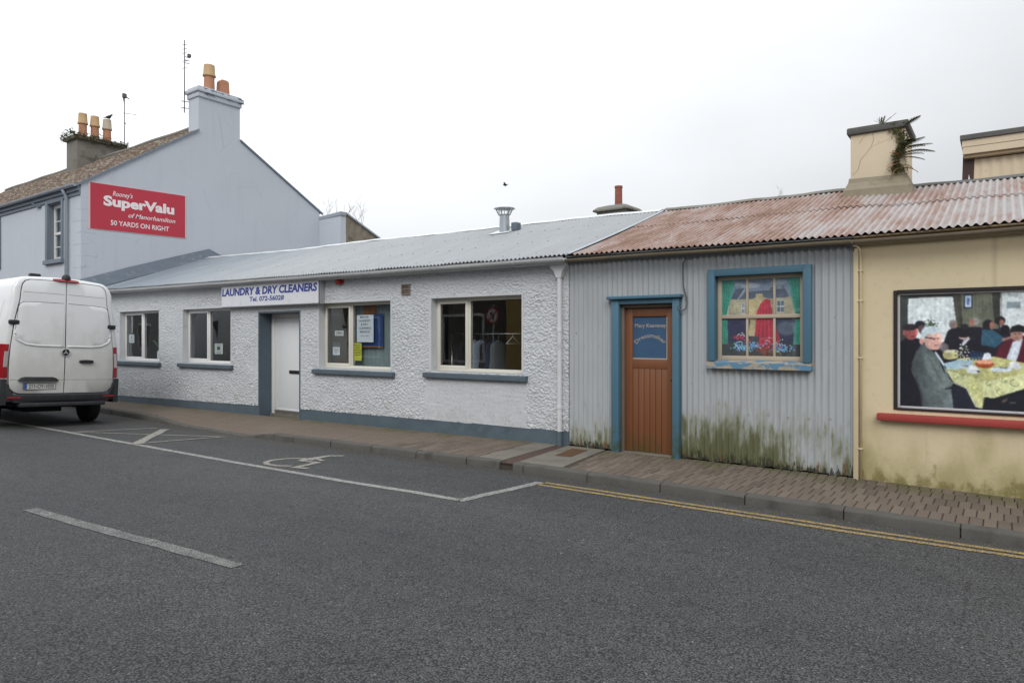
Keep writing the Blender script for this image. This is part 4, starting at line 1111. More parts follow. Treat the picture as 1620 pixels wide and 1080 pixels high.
# painting on a grid of coloured vertices -----------------------------------
class Canvas:
    def __init__(s, x0, x1, y0, y1, step, bg_):
        s.xs = np.arange(x0, x1 + .1, step); s.ys = np.arange(y0, y1 + .1, step)
        s.X, s.Y = np.meshgrid(s.xs, s.ys); s.c = np.zeros(s.X.shape + (3,)); s.c[:] = bg_; s.step = step; s.N = s._field()
    def _field(s):
        h_, w_ = s.X.shape; w = nrg.standard_normal((h_, w_)); F = np.fft.rfft2(w); ky = np.fft.fftfreq(h_)[:, None]; kx = np.fft.rfftfreq(w_)[None, :]; out = np.zeros((h_, w_))
        for sg, am in ((9, 1.0), (4, .7), (1.6, .45)):
            a = np.fft.irfft2(F * np.exp(-2 * math.pi ** 2 * sg * sg * (kx ** 2 + ky ** 2)), s=w.shape); out += am * a / a.std()
        return out / out.std()
    def _soft(s, m, k):
        m = m.astype(float)
        for _ in range(k):
            p = np.pad(m, 1, mode='edge'); m = (p[:-2, 1:-1] + p[2:, 1:-1] + p[1:-1, :-2] + p[1:-1, 2:] + 2 * m) / 6
        return m
    def put(s, m, col, a=1, soft=1, shade=None):
        m = s._soft(m, soft) * a
        col = np.array(col, float)
        fld = 1 + (.055 if col.mean() < 165 else .015) * np.roll(s.N, (int(col.sum()) * 7 % 61, int(col[0]) * 13 % 97), (0, 1))
        col = col[None, None, :] * ((1 if shade is None else shade) * fld)[..., None]
        s.c = s.c * (1 - m[..., None]) + col * m[..., None]
    def poly(s, pts, col, a=1, soft=1, shade=None):
        ins = np.zeros(s.X.shape, bool); n = len(pts)
        for i in range(n):
            x1, y1 = pts[i]; x2, y2 = pts[(i + 1) % n]
            if y1 == y2: continue
            c = ((s.Y < y1) != (s.Y < y2)) & (s.X < (x2 - x1) * (s.Y - y1) / (y2 - y1) + x1); ins ^= c
        s.put(ins, col, a, soft, shade)
    def ell(s, cx, cy, rx, ry, col, a=1, soft=1, rot=0, shade=None):
        dx, dy = s.X - cx, s.Y - cy; c_, s_ = math.cos(rot), math.sin(rot)
        u, v = dx * c_ + dy * s_, -dx * s_ + dy * c_
        s.put((u / rx) ** 2 + (v / ry) ** 2 < 1, col, a, soft, shade)
    def line(s, pts, w, col, a=1, soft=1):
        for (x1, y1), (x2, y2) in zip(pts, pts[1:]):
            dx, dy = x2 - x1, y2 - y1; L2 = dx * dx + dy * dy + 1e-9
            t = np.clip(((s.X - x1) * dx + (s.Y - y1) * dy) / L2, 0, 1)
            s.put((s.X - x1 - t * dx) ** 2 + (s.Y - y1 - t * dy) ** 2 < w * w, col, a, soft)
    def noise(s, amt, k):
        n = nrg.standard_normal(s.X.shape); n = s._soft(n, k); n /= n.std(); s.c = np.clip(s.c * (1 + amt * n[..., None]), 0, 255)
    def mesh(s, name, mat, parent, wx0, wx1, wz0, wz1, y, thick=.004, gain=1.0):
        ny, nx = s.X.shape; U = (s.X - s.xs[0]) / (s.xs[-1] - s.xs[0]); Vv = (s.Y - s.ys[0]) / (s.ys[-1] - s.ys[0])
        V = np.stack([wx0 + U * (wx1 - wx0), np.full_like(U, y), wz1 - Vv * (wz1 - wz0)], -1).reshape(-1, 3)
        idx = np.arange(nx * ny).reshape(ny, nx); q = np.stack([idx[:-1, :-1], idx[1:, :-1], idx[1:, 1:], idx[:-1, 1:]], -1).reshape(-1, 4)
        nb = len(V); bk = np.array([[wx0, y, wz1], [wx1, y, wz1], [wx1, y, wz0], [wx0, y, wz0], [wx0, y + thick, wz1], [wx1, y + thick, wz1], [wx1, y + thick, wz0], [wx0, y + thick, wz0]])
        fs = [tuple(r) for r in q.tolist()] + [(nb + 4, nb + 5, nb + 6, nb + 7)] + [(nb + i, nb + (i + 1) % 4, nb + 4 + (i + 1) % 4, nb + 4 + i) for i in range(4)]
        me = bpy.data.meshes.new(name); me.from_pydata(np.vstack([V, bk]).tolist(), [], fs)
        lin = np.where(s.c / 255 <= .04045, s.c / 255 / 12.92, ((s.c / 255 + .055) / 1.055) ** 2.4).reshape(-1, 3) * gain
        rgba = np.ones((nb + 8, 4)); rgba[:nb, :3] = lin; rgba[nb:, :3] = .05
        at = me.color_attributes.new('Col', 'FLOAT_COLOR', 'POINT'); at.data.foreach_set('color', rgba.ravel().astype(np.float32))
        me.materials.append(M[mat]); me.update(); return link(name, me, parent)
mu = Canvas(150, 880, 190, 915, 4.5, (118, 128, 148))
mu.put(mu.Y < 260, (98, 112, 138), .7, 6); mu.ell(430, 265, 90, 22, (172, 176, 186), .8, 5); mu.ell(680, 245, 70, 20, (160, 166, 178), .7, 5); mu.ell(300, 250, 60, 18, (160, 166, 178), .6, 5)
mu.poly([(200, 385), (790, 378), (820, 530), (170, 530)], (163, 152, 128))
mu.poly([(250, 382), (290, 290), (372, 288), (330, 385)], (74, 84, 102)); mu.line([(312, 388), (374, 300)], 4, (186, 186, 186))
mu.poly([(322, 388), (384, 320), (640, 310), (650, 385)], (84, 94, 112)); mu.poly([(612, 384), (640, 305), (732, 302), (768, 378)], (78, 88, 106)); mu.poly([(700, 305), (703, 275), (725, 275), (727, 305)], (90, 96, 108))
mu.poly([(190, 440), (232, 440), (225, 525), (188, 525)], (196, 196, 190), .7)
for (x0, y0, x1, y1) in ((346, 418, 376, 516), (662, 402, 726, 512)):
    mu.poly([(x0, y0), (x1, y0), (x1, y1), (x0, y1)], (205, 206, 205))
    cw = (x1 - x0) / 2
    for i in range(2):
        for j in range(2): mu.poly([(x0 + 5 + i * cw, y0 + 6 + j * (y1 - y0) / 2), (x0 + cw - 3 + i * cw, y0 + 6 + j * (y1 - y0) / 2), (x0 + cw - 3 + i * cw, y0 + (y1 - y0) / 2 - 5 + j * (y1 - y0) / 2), (x0 + 5 + i * cw, y0 + (y1 - y0) / 2 - 5 + j * (y1 - y0) / 2)], (92, 100, 116))
mu.put(mu.Y > 545, (50, 50, 78), 1, 2); mu.ell(745, 650, 90, 60, (92, 102, 118), .8, 8); mu.ell(300, 640, 70, 60, (44, 42, 76), .8, 8); mu.put(mu.Y > 780, (56, 58, 62), 1, 3)
mu.poly([(478, 342), (538, 340), (544, 372), (600, 392), (612, 530), (600, 560), (462, 720), (400, 715), (425, 585), (388, 535), (392, 405), (440, 392), (474, 372)], (178, 160, 122))
mu.poly([(392, 405), (440, 392), (470, 520), (400, 530)], (196, 176, 136), .6, 3)
mu.poly([(560, 388), (604, 396), (622, 530), (655, 650), (690, 735), (690, 800), (470, 800), (466, 728), (478, 580), (484, 500), (520, 430)], (176, 42, 62))
for x in (500, 535, 575, 615, 650): mu.line([(x * .6 + 225, 470), (x, 780)], 5, (128, 24, 44), .55, 2)
for x in (515, 560, 600): mu.line([(x * .6 + 220, 460), (x, 770)], 4, (206, 72, 88), .5, 2)
mu.poly([(430, 725), (505, 725), (505, 790), (440, 785)], (58, 70, 76))
def curtain(pts, n=4):
    mu.poly(pts, (56, 140, 122))
curtain([(165, 195), (288, 225), (245, 380), (206, 530), (165, 530)]); curtain([(165, 570), (214, 570), (222, 790), (165, 790)]); curtain([(752, 205), (870, 195), (870, 530), (818, 528), (800, 430)]); curtain([(818, 570), (870, 570), (870, 790), (802, 790)])
for x0, x1 in ((185, 182), (212, 196), (240, 205)): mu.line([(x0, 215), (x1, 520)], 4, (30, 98, 86), .6, 2)
for x0, x1 in ((785, 835), (815, 845), (845, 858)): mu.line([(x0, 215), (x1, 520)], 4, (30, 98, 86), .6, 2)
for x in (185, 205, 825, 842): mu.line([(x, 585), (x, 780)], 3, (30, 98, 86), .6, 2)
r_ = random.Random(5)
for cx_, cy_, n_, col, s_ in ((345, 820, 70, (110, 164, 200), 42), (455, 800, 80, (104, 152, 198), 52), (690, 822, 76, (110, 164, 208), 52), (585, 835, 70, (168, 52, 52), 48), (320, 725, 26, (168, 48, 80), 28), (400, 760, 20, (150, 50, 66), 26), (600, 895, 40, (150, 52, 30), 60), (440, 870, 60, (92, 72, 44), 75), (640, 880, 30, (84, 78, 48), 50)):
    for _ in range(n_): mu.ell(r_.gauss(cx_, s_), r_.gauss(cy_, s_ * .42), r_.uniform(4, 10), r_.uniform(4, 8), [v * r_.uniform(.75, 1.2) for v in col], .9, 0)
for (xa, ya, xb, yb) in ((345, 690, 375, 715), (335, 710, 378, 722), (290, 790, 350, 770), (300, 800, 330, 850), (530, 745, 640, 740), (640, 790, 715, 750), (690, 790, 740, 820), (560, 760, 600, 770), (660, 850, 700, 880), (470, 800, 520, 830), (300, 730, 330, 700)):
    for i in range(9): mu.ell(lerp(xa, xb, i / 8) + r_.uniform(-3, 3), lerp(ya, yb, i / 8) - 10 * math.sin(i / 8 * 3.1), 3.0, 3.0, (200, 202, 200), .9, 0)
mu.line([(606, 300), (655, 288)], 6, (98, 48, 48)); mu.line([(636, 265), (640, 308)], 5, (98, 48, 48)); mu.noise(.03, 3); mu.c = mu.c * .88 + .12 * (mu.c.mean(-1, keepdims=True) * .6 + 52)
mu.mesh('painted_scene', 'mural', dw, s0 + .03, s1 - .03, t0 + .03, t1 - .02, yy + .022, gain=1.75)
# cable and conduit
mb = MB(); zt = lambda x: eave(x) - .095
mb.tube([(-1.352, 8.352, 2.50), (-1.36, 8.345, 2.545), (-1.42, 8.335, 2.575)] + [(x, 8.335, zt(x)) for x in (-1.6, -2.0, -2.4, -2.8, -3.15)] + [(-3.27, 8.337, zt(-3.27) - .02), (-3.325, 8.345, 2.49), (-3.33, 8.352, 2.38), (-3.325, 8.352, 2.2), (-3.285, 8.352, 2.05), (-3.275, 8.345, 1.97), (-3.29, 8.335, 1.91), (-3.33, 8.32, 1.885), (-3.37, 8.31, 1.90), (-3.385, 8.31, 1.95)], .009, 7)
mb.build('cable', 'fascia_grey', ds, True)
# roof
mb = MB(); rows = []
for t in (0, 1): rows.append([(x, RY + t * 3.0, lerp(ridge(x), 2.7, t) - .01) for x in (-4.93, -3, -1.33)])
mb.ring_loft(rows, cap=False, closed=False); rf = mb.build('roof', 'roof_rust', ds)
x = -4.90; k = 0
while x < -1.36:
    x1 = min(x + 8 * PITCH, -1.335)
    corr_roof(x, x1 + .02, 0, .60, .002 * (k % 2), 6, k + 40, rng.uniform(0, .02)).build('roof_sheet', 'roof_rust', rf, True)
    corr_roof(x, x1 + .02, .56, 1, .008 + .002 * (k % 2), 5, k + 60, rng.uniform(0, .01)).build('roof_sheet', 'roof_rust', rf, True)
    x = x1; k += 1
def ridge_cap(x0, x1, parent, mat):
    mb = MB(); rows = []; n = int((x1 - x0) / .15)
    for i in range(n + 1):
        x = lerp(x0, x1, i / n); z = ridge(x) + .024 + .007 * math.sin(x * 5) + rng.uniform(-.003, .003); rows.append([(x, RY - .15, z - .05), (x, RY - .03, z + .006), (x, RY + .03, z + .006), (x, RY + .15, z - .05), (x, RY + .15, z - .058), (x, RY, z - .004), (x, RY - .15, z - .058)])
    mb.ring_loft(rows); return mb.build('ridge_cap', mat, parent)
ridge_cap(-4.93, -1.34, rf, 'oldconc')
gutter_run(-4.97, -1.345, 8.165, .042, -.062, 40).build('gutter', 'gutter_rust', ds, 'auto')
fascia_run(-5.03, -1.345, 8.335, 8.372, -.015, -.10).build('fascia', 'fascia_grey', ds)
mb = MB(); rings = []
for i in range(11):
    x = lerp(-5.0, -1.345, i / 10); e = eave(x); rings.append([(x, 8.21, e - .018), (x, 8.21, e - .03), (x, 8.334, e - .03), (x, 8.334, e - .018)])
mb.ring_loft(rings); mb.build('soffit', 'fascia_grey', ds)

# ------------------------------------------------------------------ ochre building
oc_ = thing('ochre_shop', 'ochre rendered low shop with red sill and large photograph in its window', 'shop', (1.3, 8.4, 0))
PX0, PX1, PZ0, PZ1 = -.965, .90, .772, 2.05
mb = MB()
def wall_patch(x0, x1, z0, z1):
    rows = []; nx = max(1, int((x1 - x0) / .2)); nz = max(1, int((z1 - z0) / .2))
    for k in range(nz + 1):
        z = lerp(z0, z1, k / nz); rows.append([(lerp(x0, x1, i / nx), 8.385 + .004 * math.sin(lerp(x0, x1, i / nx) * 2.1) * math.sin(z * 2.7), z) for i in range(nx + 1)])
    mb.ring_loft(rows, cap=False, closed=False)
wall_patch(-1.305, PX0, -.25, 2.62); wall_patch(PX1, 5.0, -.25, 2.62); wall_patch(PX0, PX1, -.25, PZ0); wall_patch(PX0, PX1, PZ1, 2.62)
mb.build('render_face', 'ochre', oc_, True)
mb = MB(); mb.box(-1.305, 8.40, -.3, PX0 - .005, 8.70, 2.64); mb.box(PX1 + .005, 8.40, -.3, 5, 8.70, 2.64); mb.box(PX0 - .005, 8.401, -.3, PX1 + .005, 8.699, PZ0 - .005); mb.box(PX0 - .005, 8.401, PZ1 + .005, PX1 + .005, 8.699, 2.635); mb.box(-1.305, 14.5, -.3, 5, 14.7, 2.6); mb.box(4.8, 8.71, -.3, 5, 14.49, 2.6)
mb.build('wall_core', 'ochre', oc_)
mb = MB(); mb.bbox(-1.36, 8.345, -.04, -1.306, 8.46, 2.53, .01); mb.build('corner_post', 'cream_cond', oc_, 'auto')
mb = MB(); mb.tube([(-1.285, 8.355, -.04), (-1.285, 8.355, 2.40), (-1.29, 8.352, 2.5), (-1.31, 8.348, 2.54), (-1.36, 8.345, 2.565)], .014, 10); cd = mb.build('conduit', 'cream_cond', oc_, True)
for z in (.32, 1.32, 1.95, 2.28):
    mb = MB(); mb.bbox(-1.312, 8.338, z - .008, -1.262, 8.384, z + .008, .003); mb.build('clip', 'cream_cond', cd)
mb = MB(); t = .03
for b in ((PX0 - .004, PZ0, PX0 + t, PZ1), (PX1 - t, PZ0, PX1 + .004, PZ1), (PX0 + t, PZ1 - t, PX1 - t, PZ1 + .004), (PX0 + t, PZ0 - .004, PX1 - t, PZ0 + .018)): mb.bbox(b[0], 8.37, b[1], b[2], 8.46, b[3], .003)
wnd = mb.build('window', 'poster_frame', oc_)
mb = MB()
for b in ((PX0 + t, PZ0 + .018, PX0 + t + .024, PZ1 - t), (PX1 - t - .024, PZ0 + .018, PX1 - t, PZ1 - t), (PX0 + t + .024, PZ1 - t - .022, PX1 - t - .024, PZ1 - t), (PX0 + t + .024, PZ0 + .018, PX1 - t - .024, PZ0 + .040)): mb.bbox(b[0], 8.405, b[1], b[2], 8.43, b[3], .003)
mb.build('alloy_strip', 'strip', wnd)
mb = MB(); mb.bbox(-1.12, 8.29, .655, 1.05, 8.45, .728, .008); mb.build('window_sill', 'red_sill', wnd, 'auto')
mb = MB(); mb.bbox(PX0 - .02, 8.385, .7285, PX1 + .02, 8.47, .77, .005); mb.build('sill_bed', 'ochre', wnd)
# the photograph in the window (flat print of a party at a tea table)
po = Canvas(66, 1720, 74, 1010, 5, (20, 20, 26))
shX = lambda a, b, lo, hi: lo + (hi - lo) * np.clip((po.X - a) / (b - a), 0, 1)
po.poly([(560, 74), (880, 74), (880, 360), (560, 360)], (104, 106, 88)); 
for x in range(585, 880, 28): po.line([(x, 80), (x, 350)], 4, (84, 86, 72), .6, 1)
po.poly([(130, 100), (520, 96), (552, 340), (470, 470), (120, 470)], (206, 214, 214)); po.ell(330, 190, 120, 80, (206, 214, 214), .6, 10); po.line([(150, 92), (500, 90)], 6, (70, 70, 66))
for x in range(170, 520, 40): po.line([(x, 110), (x + 6, 400)], 3, (168, 178, 182), .5, 2)
po.poly([(66, 74), (138, 74), (128, 460), (66, 460)], (56, 60, 56)); po.poly([(512, 78), (580, 78), (596, 350), (548, 340)], (62, 60, 50)); po.line([(535, 90), (562, 330)], 5, (92, 88, 72), .6, 2)
po.poly([(606, 84), (676, 84), (676, 196), (606, 196)], (36, 40, 52)); po.poly([(616, 94), (664, 94), (664, 186), (616, 186)], (172, 188, 204)); po.poly([(628, 110), (652, 110), (650, 165), (630, 165)], (84, 104, 150))
po.poly([(824, 74), (892, 74), (872, 300), (846, 320)], (52, 52, 46)); po.poly([(892, 74), (1300, 74), (1300, 420), (885, 420)], (212, 220, 220)); po.poly([(940, 150), (1044, 150), (1044, 200), (940, 200)], (130, 142, 148)); po.line([(900, 74), (900, 300)], 5, (150, 150, 140)); po.poly([(950, 84), (1030, 100), (1034, 120), (945, 105)], (150, 166, 164), .7)
po.poly([(1300, 74), (1720, 74), (1720, 520), (1300, 520)], (96, 98, 82)); po.poly([(1280, 74), (1340, 74), (1330, 460), (1290, 460)], (60, 58, 50))
# crowd at the back
po.poly([(440, 470), (470, 380), (520, 345), (590, 350), (660, 345), (760, 350), (880, 370), (1000, 400), (1080, 420), (1400, 430), (1720, 460), (1720, 640), (440, 640)], (24, 22, 30))
po.ell(515, 322, 34, 36, (128, 124, 122)); po.ell(530, 330, 20, 26, (150, 112, 100), .8)
po.ell(690, 302, 42, 32, (150, 146, 140)); po.ell(668, 310, 20, 28, (158, 106, 90)); po.ell(610, 345, 30, 26, (30, 26, 28))
po.poly([(748, 372), (800, 350), (862, 390), (930, 440), (905, 470), (850, 512), (742, 490)], (44, 78, 96)); po.line([(770, 390), (840, 470)], 8, (66, 104, 122), .5, 3)
po.ell(796, 330, 44, 42, (30, 24, 26)); po.ell(828, 336, 22, 30, (150, 104, 90)); po.ell(890, 298, 40, 36, (36, 28, 28)); po.ell(902, 315, 20, 26, (128, 88, 78)); po.ell(925, 372, 38, 42, (18, 16, 22)); po.poly([(900, 440), (975, 420), (978, 440), (910, 462)], (158, 116, 104))
po.ell(605, 430, 42, 18, (176, 150, 138)); po.ell(600, 405, 55, 28, (22, 18, 24)); po.poly([(600, 500), (650, 440), (640, 430), (585, 490)], (190, 190, 196)); po.poly([(600, 450), (660, 435), (600, 500)], (188, 190, 198), .8)
# man in maroon at the right
po.poly([(850, 600), (880, 500), (930, 455), (1000, 440), (1080, 432), (1160, 470), (1230, 640), (850, 640)], (82, 22, 34)); po.poly([(985, 466), (1062, 434), (1030, 560), (1008, 622), (935, 604)], (198, 206, 216)); po.ell(1016, 400, 50, 58, (178, 134, 118)); po.poly([(960, 392), (975, 345), (1030, 328), (1088, 352), (1090, 400), (1040, 384)], (22, 20, 22)); po.ell(1003, 402, 9, 5, (60, 40, 38), .8); po.ell(1036, 402, 9, 5, (60, 40, 38), .8); po.line([(1000, 432), (1026, 432)], 3, (120, 66, 60), .8)
po.ell(1330, 420, 52, 60, (168, 126, 110)); po.poly([(1230, 640), (1260, 520), (1400, 500), (1460, 640)], (40, 52, 70)); po.ell(1330, 380, 58, 36, (60, 48, 40))
# man behind, left
po.poly([(66, 1010), (70, 470), (120, 430), (230, 440), (300, 520), (300, 1010)], (20, 19, 26)); po.ell(160, 388, 58, 64, (160, 86, 82), shade=shX(105, 220, .75, 1.15)); po.ell(150, 344, 64, 30, (44, 34, 36)); po.ell(102, 392, 14, 24, (146, 84, 78)); po.ell(150, 385, 9, 5, (70, 32, 34), .7); po.ell(192, 384, 9, 5, (70, 32, 34), .7); po.line([(160, 424), (196, 420)], 4, (92, 40, 42), .8)
po.ell(238, 326, 44, 36, (28, 30, 40)); po.ell(250, 360, 26, 40, (92, 66, 66)); po.line([(205, 330), (282, 318)], 6, (22, 24, 32))
for _ in range(46): po.ell(r_.gauss(328, 26), r_.gauss(318, 16), 8, 5, (60 + r_.randint(-15, 25), 84 + r_.randint(-15, 20), 62), .9, 0)
# seated man in the grey jacket
po.poly([(260, 478), (205, 550), (168, 650), (164, 720), (210, 800), (250, 890), (262, 1010), (520, 1010), (524, 850), (440, 856), (500, 836), (520, 800), (490, 770), (470, 720), (445, 650), (420, 600), (390, 556), (330, 500)], (86, 95, 94), shade=shX(150, 520, .72, 1.18))
po.poly([(280, 560), (350, 600), (440, 740), (500, 790), (490, 830), (400, 850), (330, 760), (270, 650)], (108, 118, 114), .65, 4); po.line([(330, 620), (390, 740), (420, 800)], 7, (66, 76, 72), .6, 3); po.line([(210, 600), (190, 740), (250, 880)], 7, (70, 78, 76), .6, 3); po.line([(330, 860), (480, 900)], 6, (70, 78, 76), .6, 3)
po.line([(205, 770), (245, 880), (262, 1000)], 9, (52, 54, 58), .8); po.poly([(500, 830), (600, 820), (660, 880), (700, 1010), (520, 1010)], (28, 30, 40))
po.poly([(278, 480), (330, 500), (378, 540), (420, 600), (452, 740), (430, 690), (390, 590), (340, 540)], (22, 22, 28)); po.line([(372, 556), (410, 610), (438, 655)], 8, (196, 206, 214))
po.ell(350, 452, 76, 82, (208, 164, 150), shade=shX(270, 430, .88, 1.1)); po.ell(372, 500, 46, 32, (196, 150, 138)); po.poly([(248, 420), (252, 372), (290, 345), (350, 338), (400, 352), (414, 396), (392, 372), (340, 380), (300, 396), (285, 440), (262, 440)], (176, 194, 198)); po.ell(330, 372, 72, 34, (182, 198, 202), .9); po.ell(252, 462, 18, 28, (188, 136, 124)); po.line([(282, 430), (338, 438)], 4, (40, 34, 36)); po.line([(338, 434), (362, 442), (396, 436)], 3, (58, 48, 48), .8); po.ell(356, 446, 9, 5, (70, 52, 50), .8); po.ell(398, 440, 8, 5, (70, 52, 50), .8); po.poly([(384, 440), (398, 474), (380, 478)], (180, 130, 118), .7); po.line([(362, 496), (398, 492)], 4, (138, 78, 74), .9); po.ell(408, 470, 26, 44, (214, 176, 160), .4, 4)
# the table
po.poly([(452, 690), (560, 600), (840, 580), (1090, 632), (1500, 660), (1720, 700), (1720, 780), (1090, 712), (790, 780)], (176, 174, 116)); po.poly([(470, 680), (620, 640), (820, 700), (790, 775)], (160, 160, 104), .6, 4)
po.poly([(452, 692), (790, 778), (1090, 705), (1720, 770), (1720, 900), (1300, 860), (1090, 822), (840, 912), (756, 905), (750, 1002), (702, 990), (624, 838), (520, 796)], (192, 196, 146), shade=shX(450, 1100, .92, 1.06))
po.poly([(752, 790), (800, 790), (770, 905), (750, 1000)], (204, 204, 150), .7, 2); po.poly([(640, 740), (760, 780), (745, 990), (630, 835)], (174, 174, 112), .6, 2); po.line([(520, 800), (624, 840), (700, 988)], 4, (214, 214, 180), .8)
for cx_, cy_, rr in ((1000, 785, 34), (890, 860, 26), (690, 835, 26), (540, 750, 24), (920, 770, 20), (800, 800, 18), (590, 730, 18), (700, 735, 16), (920, 660, 20), (860, 720, 18), (1180, 760, 30), (1300, 790, 26), (1450, 800, 30)):
    po.line([(cx_ + rr * math.cos(a), cy_ + rr * .8 * math.sin(a)) for a in np.linspace(0, 4.6, 9)], 3, (112, 116, 70), .7, 0); po.ell(cx_ + rr * .3, cy_ + 4, 6, 4, (96, 104, 70), .8, 0)
po.poly([(438, 645), (560, 612), (682, 618), (664, 664), (560, 690), (470, 692)], (158, 184, 198)); po.poly([(560, 650), (700, 650), (720, 690), (610, 690)], (176, 192, 200), .8)
po.ell(495, 575, 62, 36, (176, 160, 100)); po.poly([(430, 540), (560, 530), (560, 600), (440, 606)], (172, 168, 122), .8, 2); po.ell(500, 545, 56, 14, (204, 200, 170)); po.ell(440, 510, 40, 34, (120, 112, 112), .8, 2)
for _ in range(60): po.ell(r_.gauss(600, 28), r_.gauss(555, 34), 7, 6, r_.choice([(196, 198, 190), (90, 84, 70), (60, 64, 56), (206, 200, 190)]), .9, 0)
for x in (665, 690, 715, 742): po.poly([(x - 11, 612), (x - 11, 560), (x - 4, 540), (x + 4, 540), (x + 11, 560), (x + 11, 612)], r_.choice([(40, 60, 96), (150, 164, 180), (30, 32, 44), (90, 110, 140)]), .9)
po.poly([(748, 612), (766, 556), (800, 552), (816, 560), (824, 606)], (210, 216, 224)); po.ell(768, 642, 74, 32, (172, 84, 44)); po.ell(768, 628, 66, 16, (222, 158, 128)); po.ell(768, 662, 50, 14, (132, 54, 26), .7)
po.ell(680, 700, 54, 22, (196, 202, 206)); po.ell(674, 676, 34, 20, (206, 210, 212)); po.ell(720, 702, 12, 8, (30, 30, 40)); po.ell(1004, 660, 56, 20, (196, 202, 206)); po.ell(996, 638, 36, 20, (212, 214, 216)); po.ell(895, 686, 84, 18, (192, 204, 212)); po.line([(880, 664), (940, 676)], 3, (70, 64, 60)); po.ell(1250, 690, 60, 20, (200, 206, 210)); po.line([(580, 660), (640, 662)], 3, (100, 92, 84))
po.poly([(900, 930), (950, 905), (935, 935), (905, 945)], (120, 96, 90), .8); po.ell(985, 942, 26, 6, (110, 106, 108), .7)
po.c = np.stack([po._soft(po.c[..., q_], 1) for q_ in range(3)], -1); po.c = po.c * (1.06 - .16 * np.clip((po.X - 420) / 900, 0, 1) * np.clip((640 - po.Y) / 400, 0, 1))[..., None]
po.noise(.02, 2); po.noise(.04, 9); po.c = np.clip(po.c * .94 + np.array([1, 3, 6]), 0, 255)
PXL = PX0 + t + .024
po.mesh('printed_photograph', 'print', wnd, PXL, PX1 - t - .024, PZ0 + .04, PZ1 - t - .022, 8.416, gain=1.3)
# eaves and roof of the ochre shop
mb = MB(); rows = []
for q in (0, 1): rows.append([(x, RY + q * 3.0, lerp(ridge(x), 2.7, q) - .01) for x in (-1.33, 1, 5)])
mb.ring_loft(rows, cap=False, closed=False); rf2 = mb.build('roof', 'roof_rust', oc_)
x = -1.335; k = 0
while x < 4.95:
    x1 = min(x + 8 * PITCH, 5.0)
    corr_roof(x, x1 + .02, 0, .60, .002 * (k % 2), 6, k + 80, rng.uniform(0, .02)).build('roof_sheet', 'roof_rust', rf2, True)
    corr_roof(x, x1 + .02, .55, 1, .009 + .002 * (k % 2), 5, k + 99, rng.uniform(0, .01)).build('roof_sheet', 'roof_rust', rf2, True)
    x = x1; k += 1
ridge_cap(-1.33, 5.0, rf2, 'cap_dark')
gutter_run(-1.34, 5.0, 8.165, .042, -.066, 40).build('gutter', 'gutter_rust', oc_, 'auto')
fascia_run(-1.34, 5.0, 8.335, 8.376, -.015, -.105).build('fascia', 'fascia_cream', oc_)
mb = MB(); rings = []
for i in range(11):
    x = lerp(-1.34, 5, i / 10); e = eave(x); rings.append([(x, 8.21, e - .018), (x, 8.21, e - .03), (x, 8.334, e - .03), (x, 8.334, e - .018)])
mb.ring_loft(rings); mb.build('soffit', 'fascia_cream', oc_)
# chimney of the ochre shop
cx0, cx1, cy0, cy1 = -1.83, -1.13, 11.02, 11.92
mb = MB(); mb.bbox(cx0, cy0, 3.3, cx1, cy1, 4.50, .015); ch = mb.build('chimney', 'cream', oc_, 'auto')
mb = MB()
mb.ring_loft([[(cx0 - .09 - e, cy0 - .07 - e, z), (cx1 + .09 + e, cy0 - .07 - e, z - .015), (cx1 + .09 + e, cy1 + .07 + e, z - .015), (cx0 - .09 - e, cy1 + .07 + e, z)] for e, z in ((.0, 3.50), (.0, 3.69), (-.03, 3.735), (-.06, 3.80), (-.069, 3.86), (-.072, 3.87), (-.12, 3.88))])
mb.build('flaunching', 'flaunch', ch)
mb = MB(); mb.bbox(cx0 - .045, cy0 - .045, 4.50, cx1 + .045, cy1 + .045, 4.60, .018); mb.build('chimney_cap', 'cap_dark', ch, 'auto')
mb = MB()
for pts in ([(-1.80, 3.92), (-1.74, 3.97), (-1.715, 4.03), (-1.70, 4.12), (-1.62, 4.21), (-1.56, 4.29), (-1.53, 4.38), (-1.54, 4.5)], [(-1.56, 4.29), (-1.44, 4.33), (-1.33, 4.37)], [(-1.72, 4.36), (-1.66, 4.44), (-1.6, 4.49)]):
    for (xa, za), (xb, zb) in zip(pts, pts[1:]): mb.prism([(xa - .003, cy0 - .0015, za), (xb - .003, cy0 - .0015, zb), (xb + .003, cy0 - .0015, zb), (xa + .003, cy0 - .0015, za)], (0, .004, 0))
mb.build('crack', 'fascia_cream', ch)

# ------------------------------------------------------------------ cream outbuilding behind
ob = thing('cream_outbuilding', 'cream clad outbuilding with dark flat top rising behind the ochre shop', 'building', (2, 16, 0))
mb = MB(); rows = []
for z in (-.3, 4.80):
    rows.append([(-.46 + i * .019, 15.12 - .012 * math.cos(2 * math.pi * i * .019 / .152), z) for i in range(290)])
mb.ring_loft(rows, cap=False, closed=False); mb.build('iron_cladding', 'cream', ob, True)
mb = MB(); mb.box(-.40, 15.15, -.3, 5.0, 18, 4.8); mb.build('wall', 'cream', ob)
mb = MB(); mb.bbox(-.62, 14.96, 4.885, 5.1, 15.08, 5.01, .006); mb.build('fascia_board', 'cream', ob)
mb = MB(); mb.bbox(-.63, 14.955, 5.016, 5.1, 15.08, 5.14, .006); mb.build('fascia_board', 'cream', ob)
mb = MB(); mb.bbox(-.60, 15.0, 4.82, 5.1, 15.18, 4.884, .006); mb.build('soffit_board', 'fascia_cream', ob)
mb = MB(); mb.bbox(-.66, 14.92, 5.141, 5.15, 18.1, 5.235, .012); mb.build('flat_roof', 'cap_dark', ob)
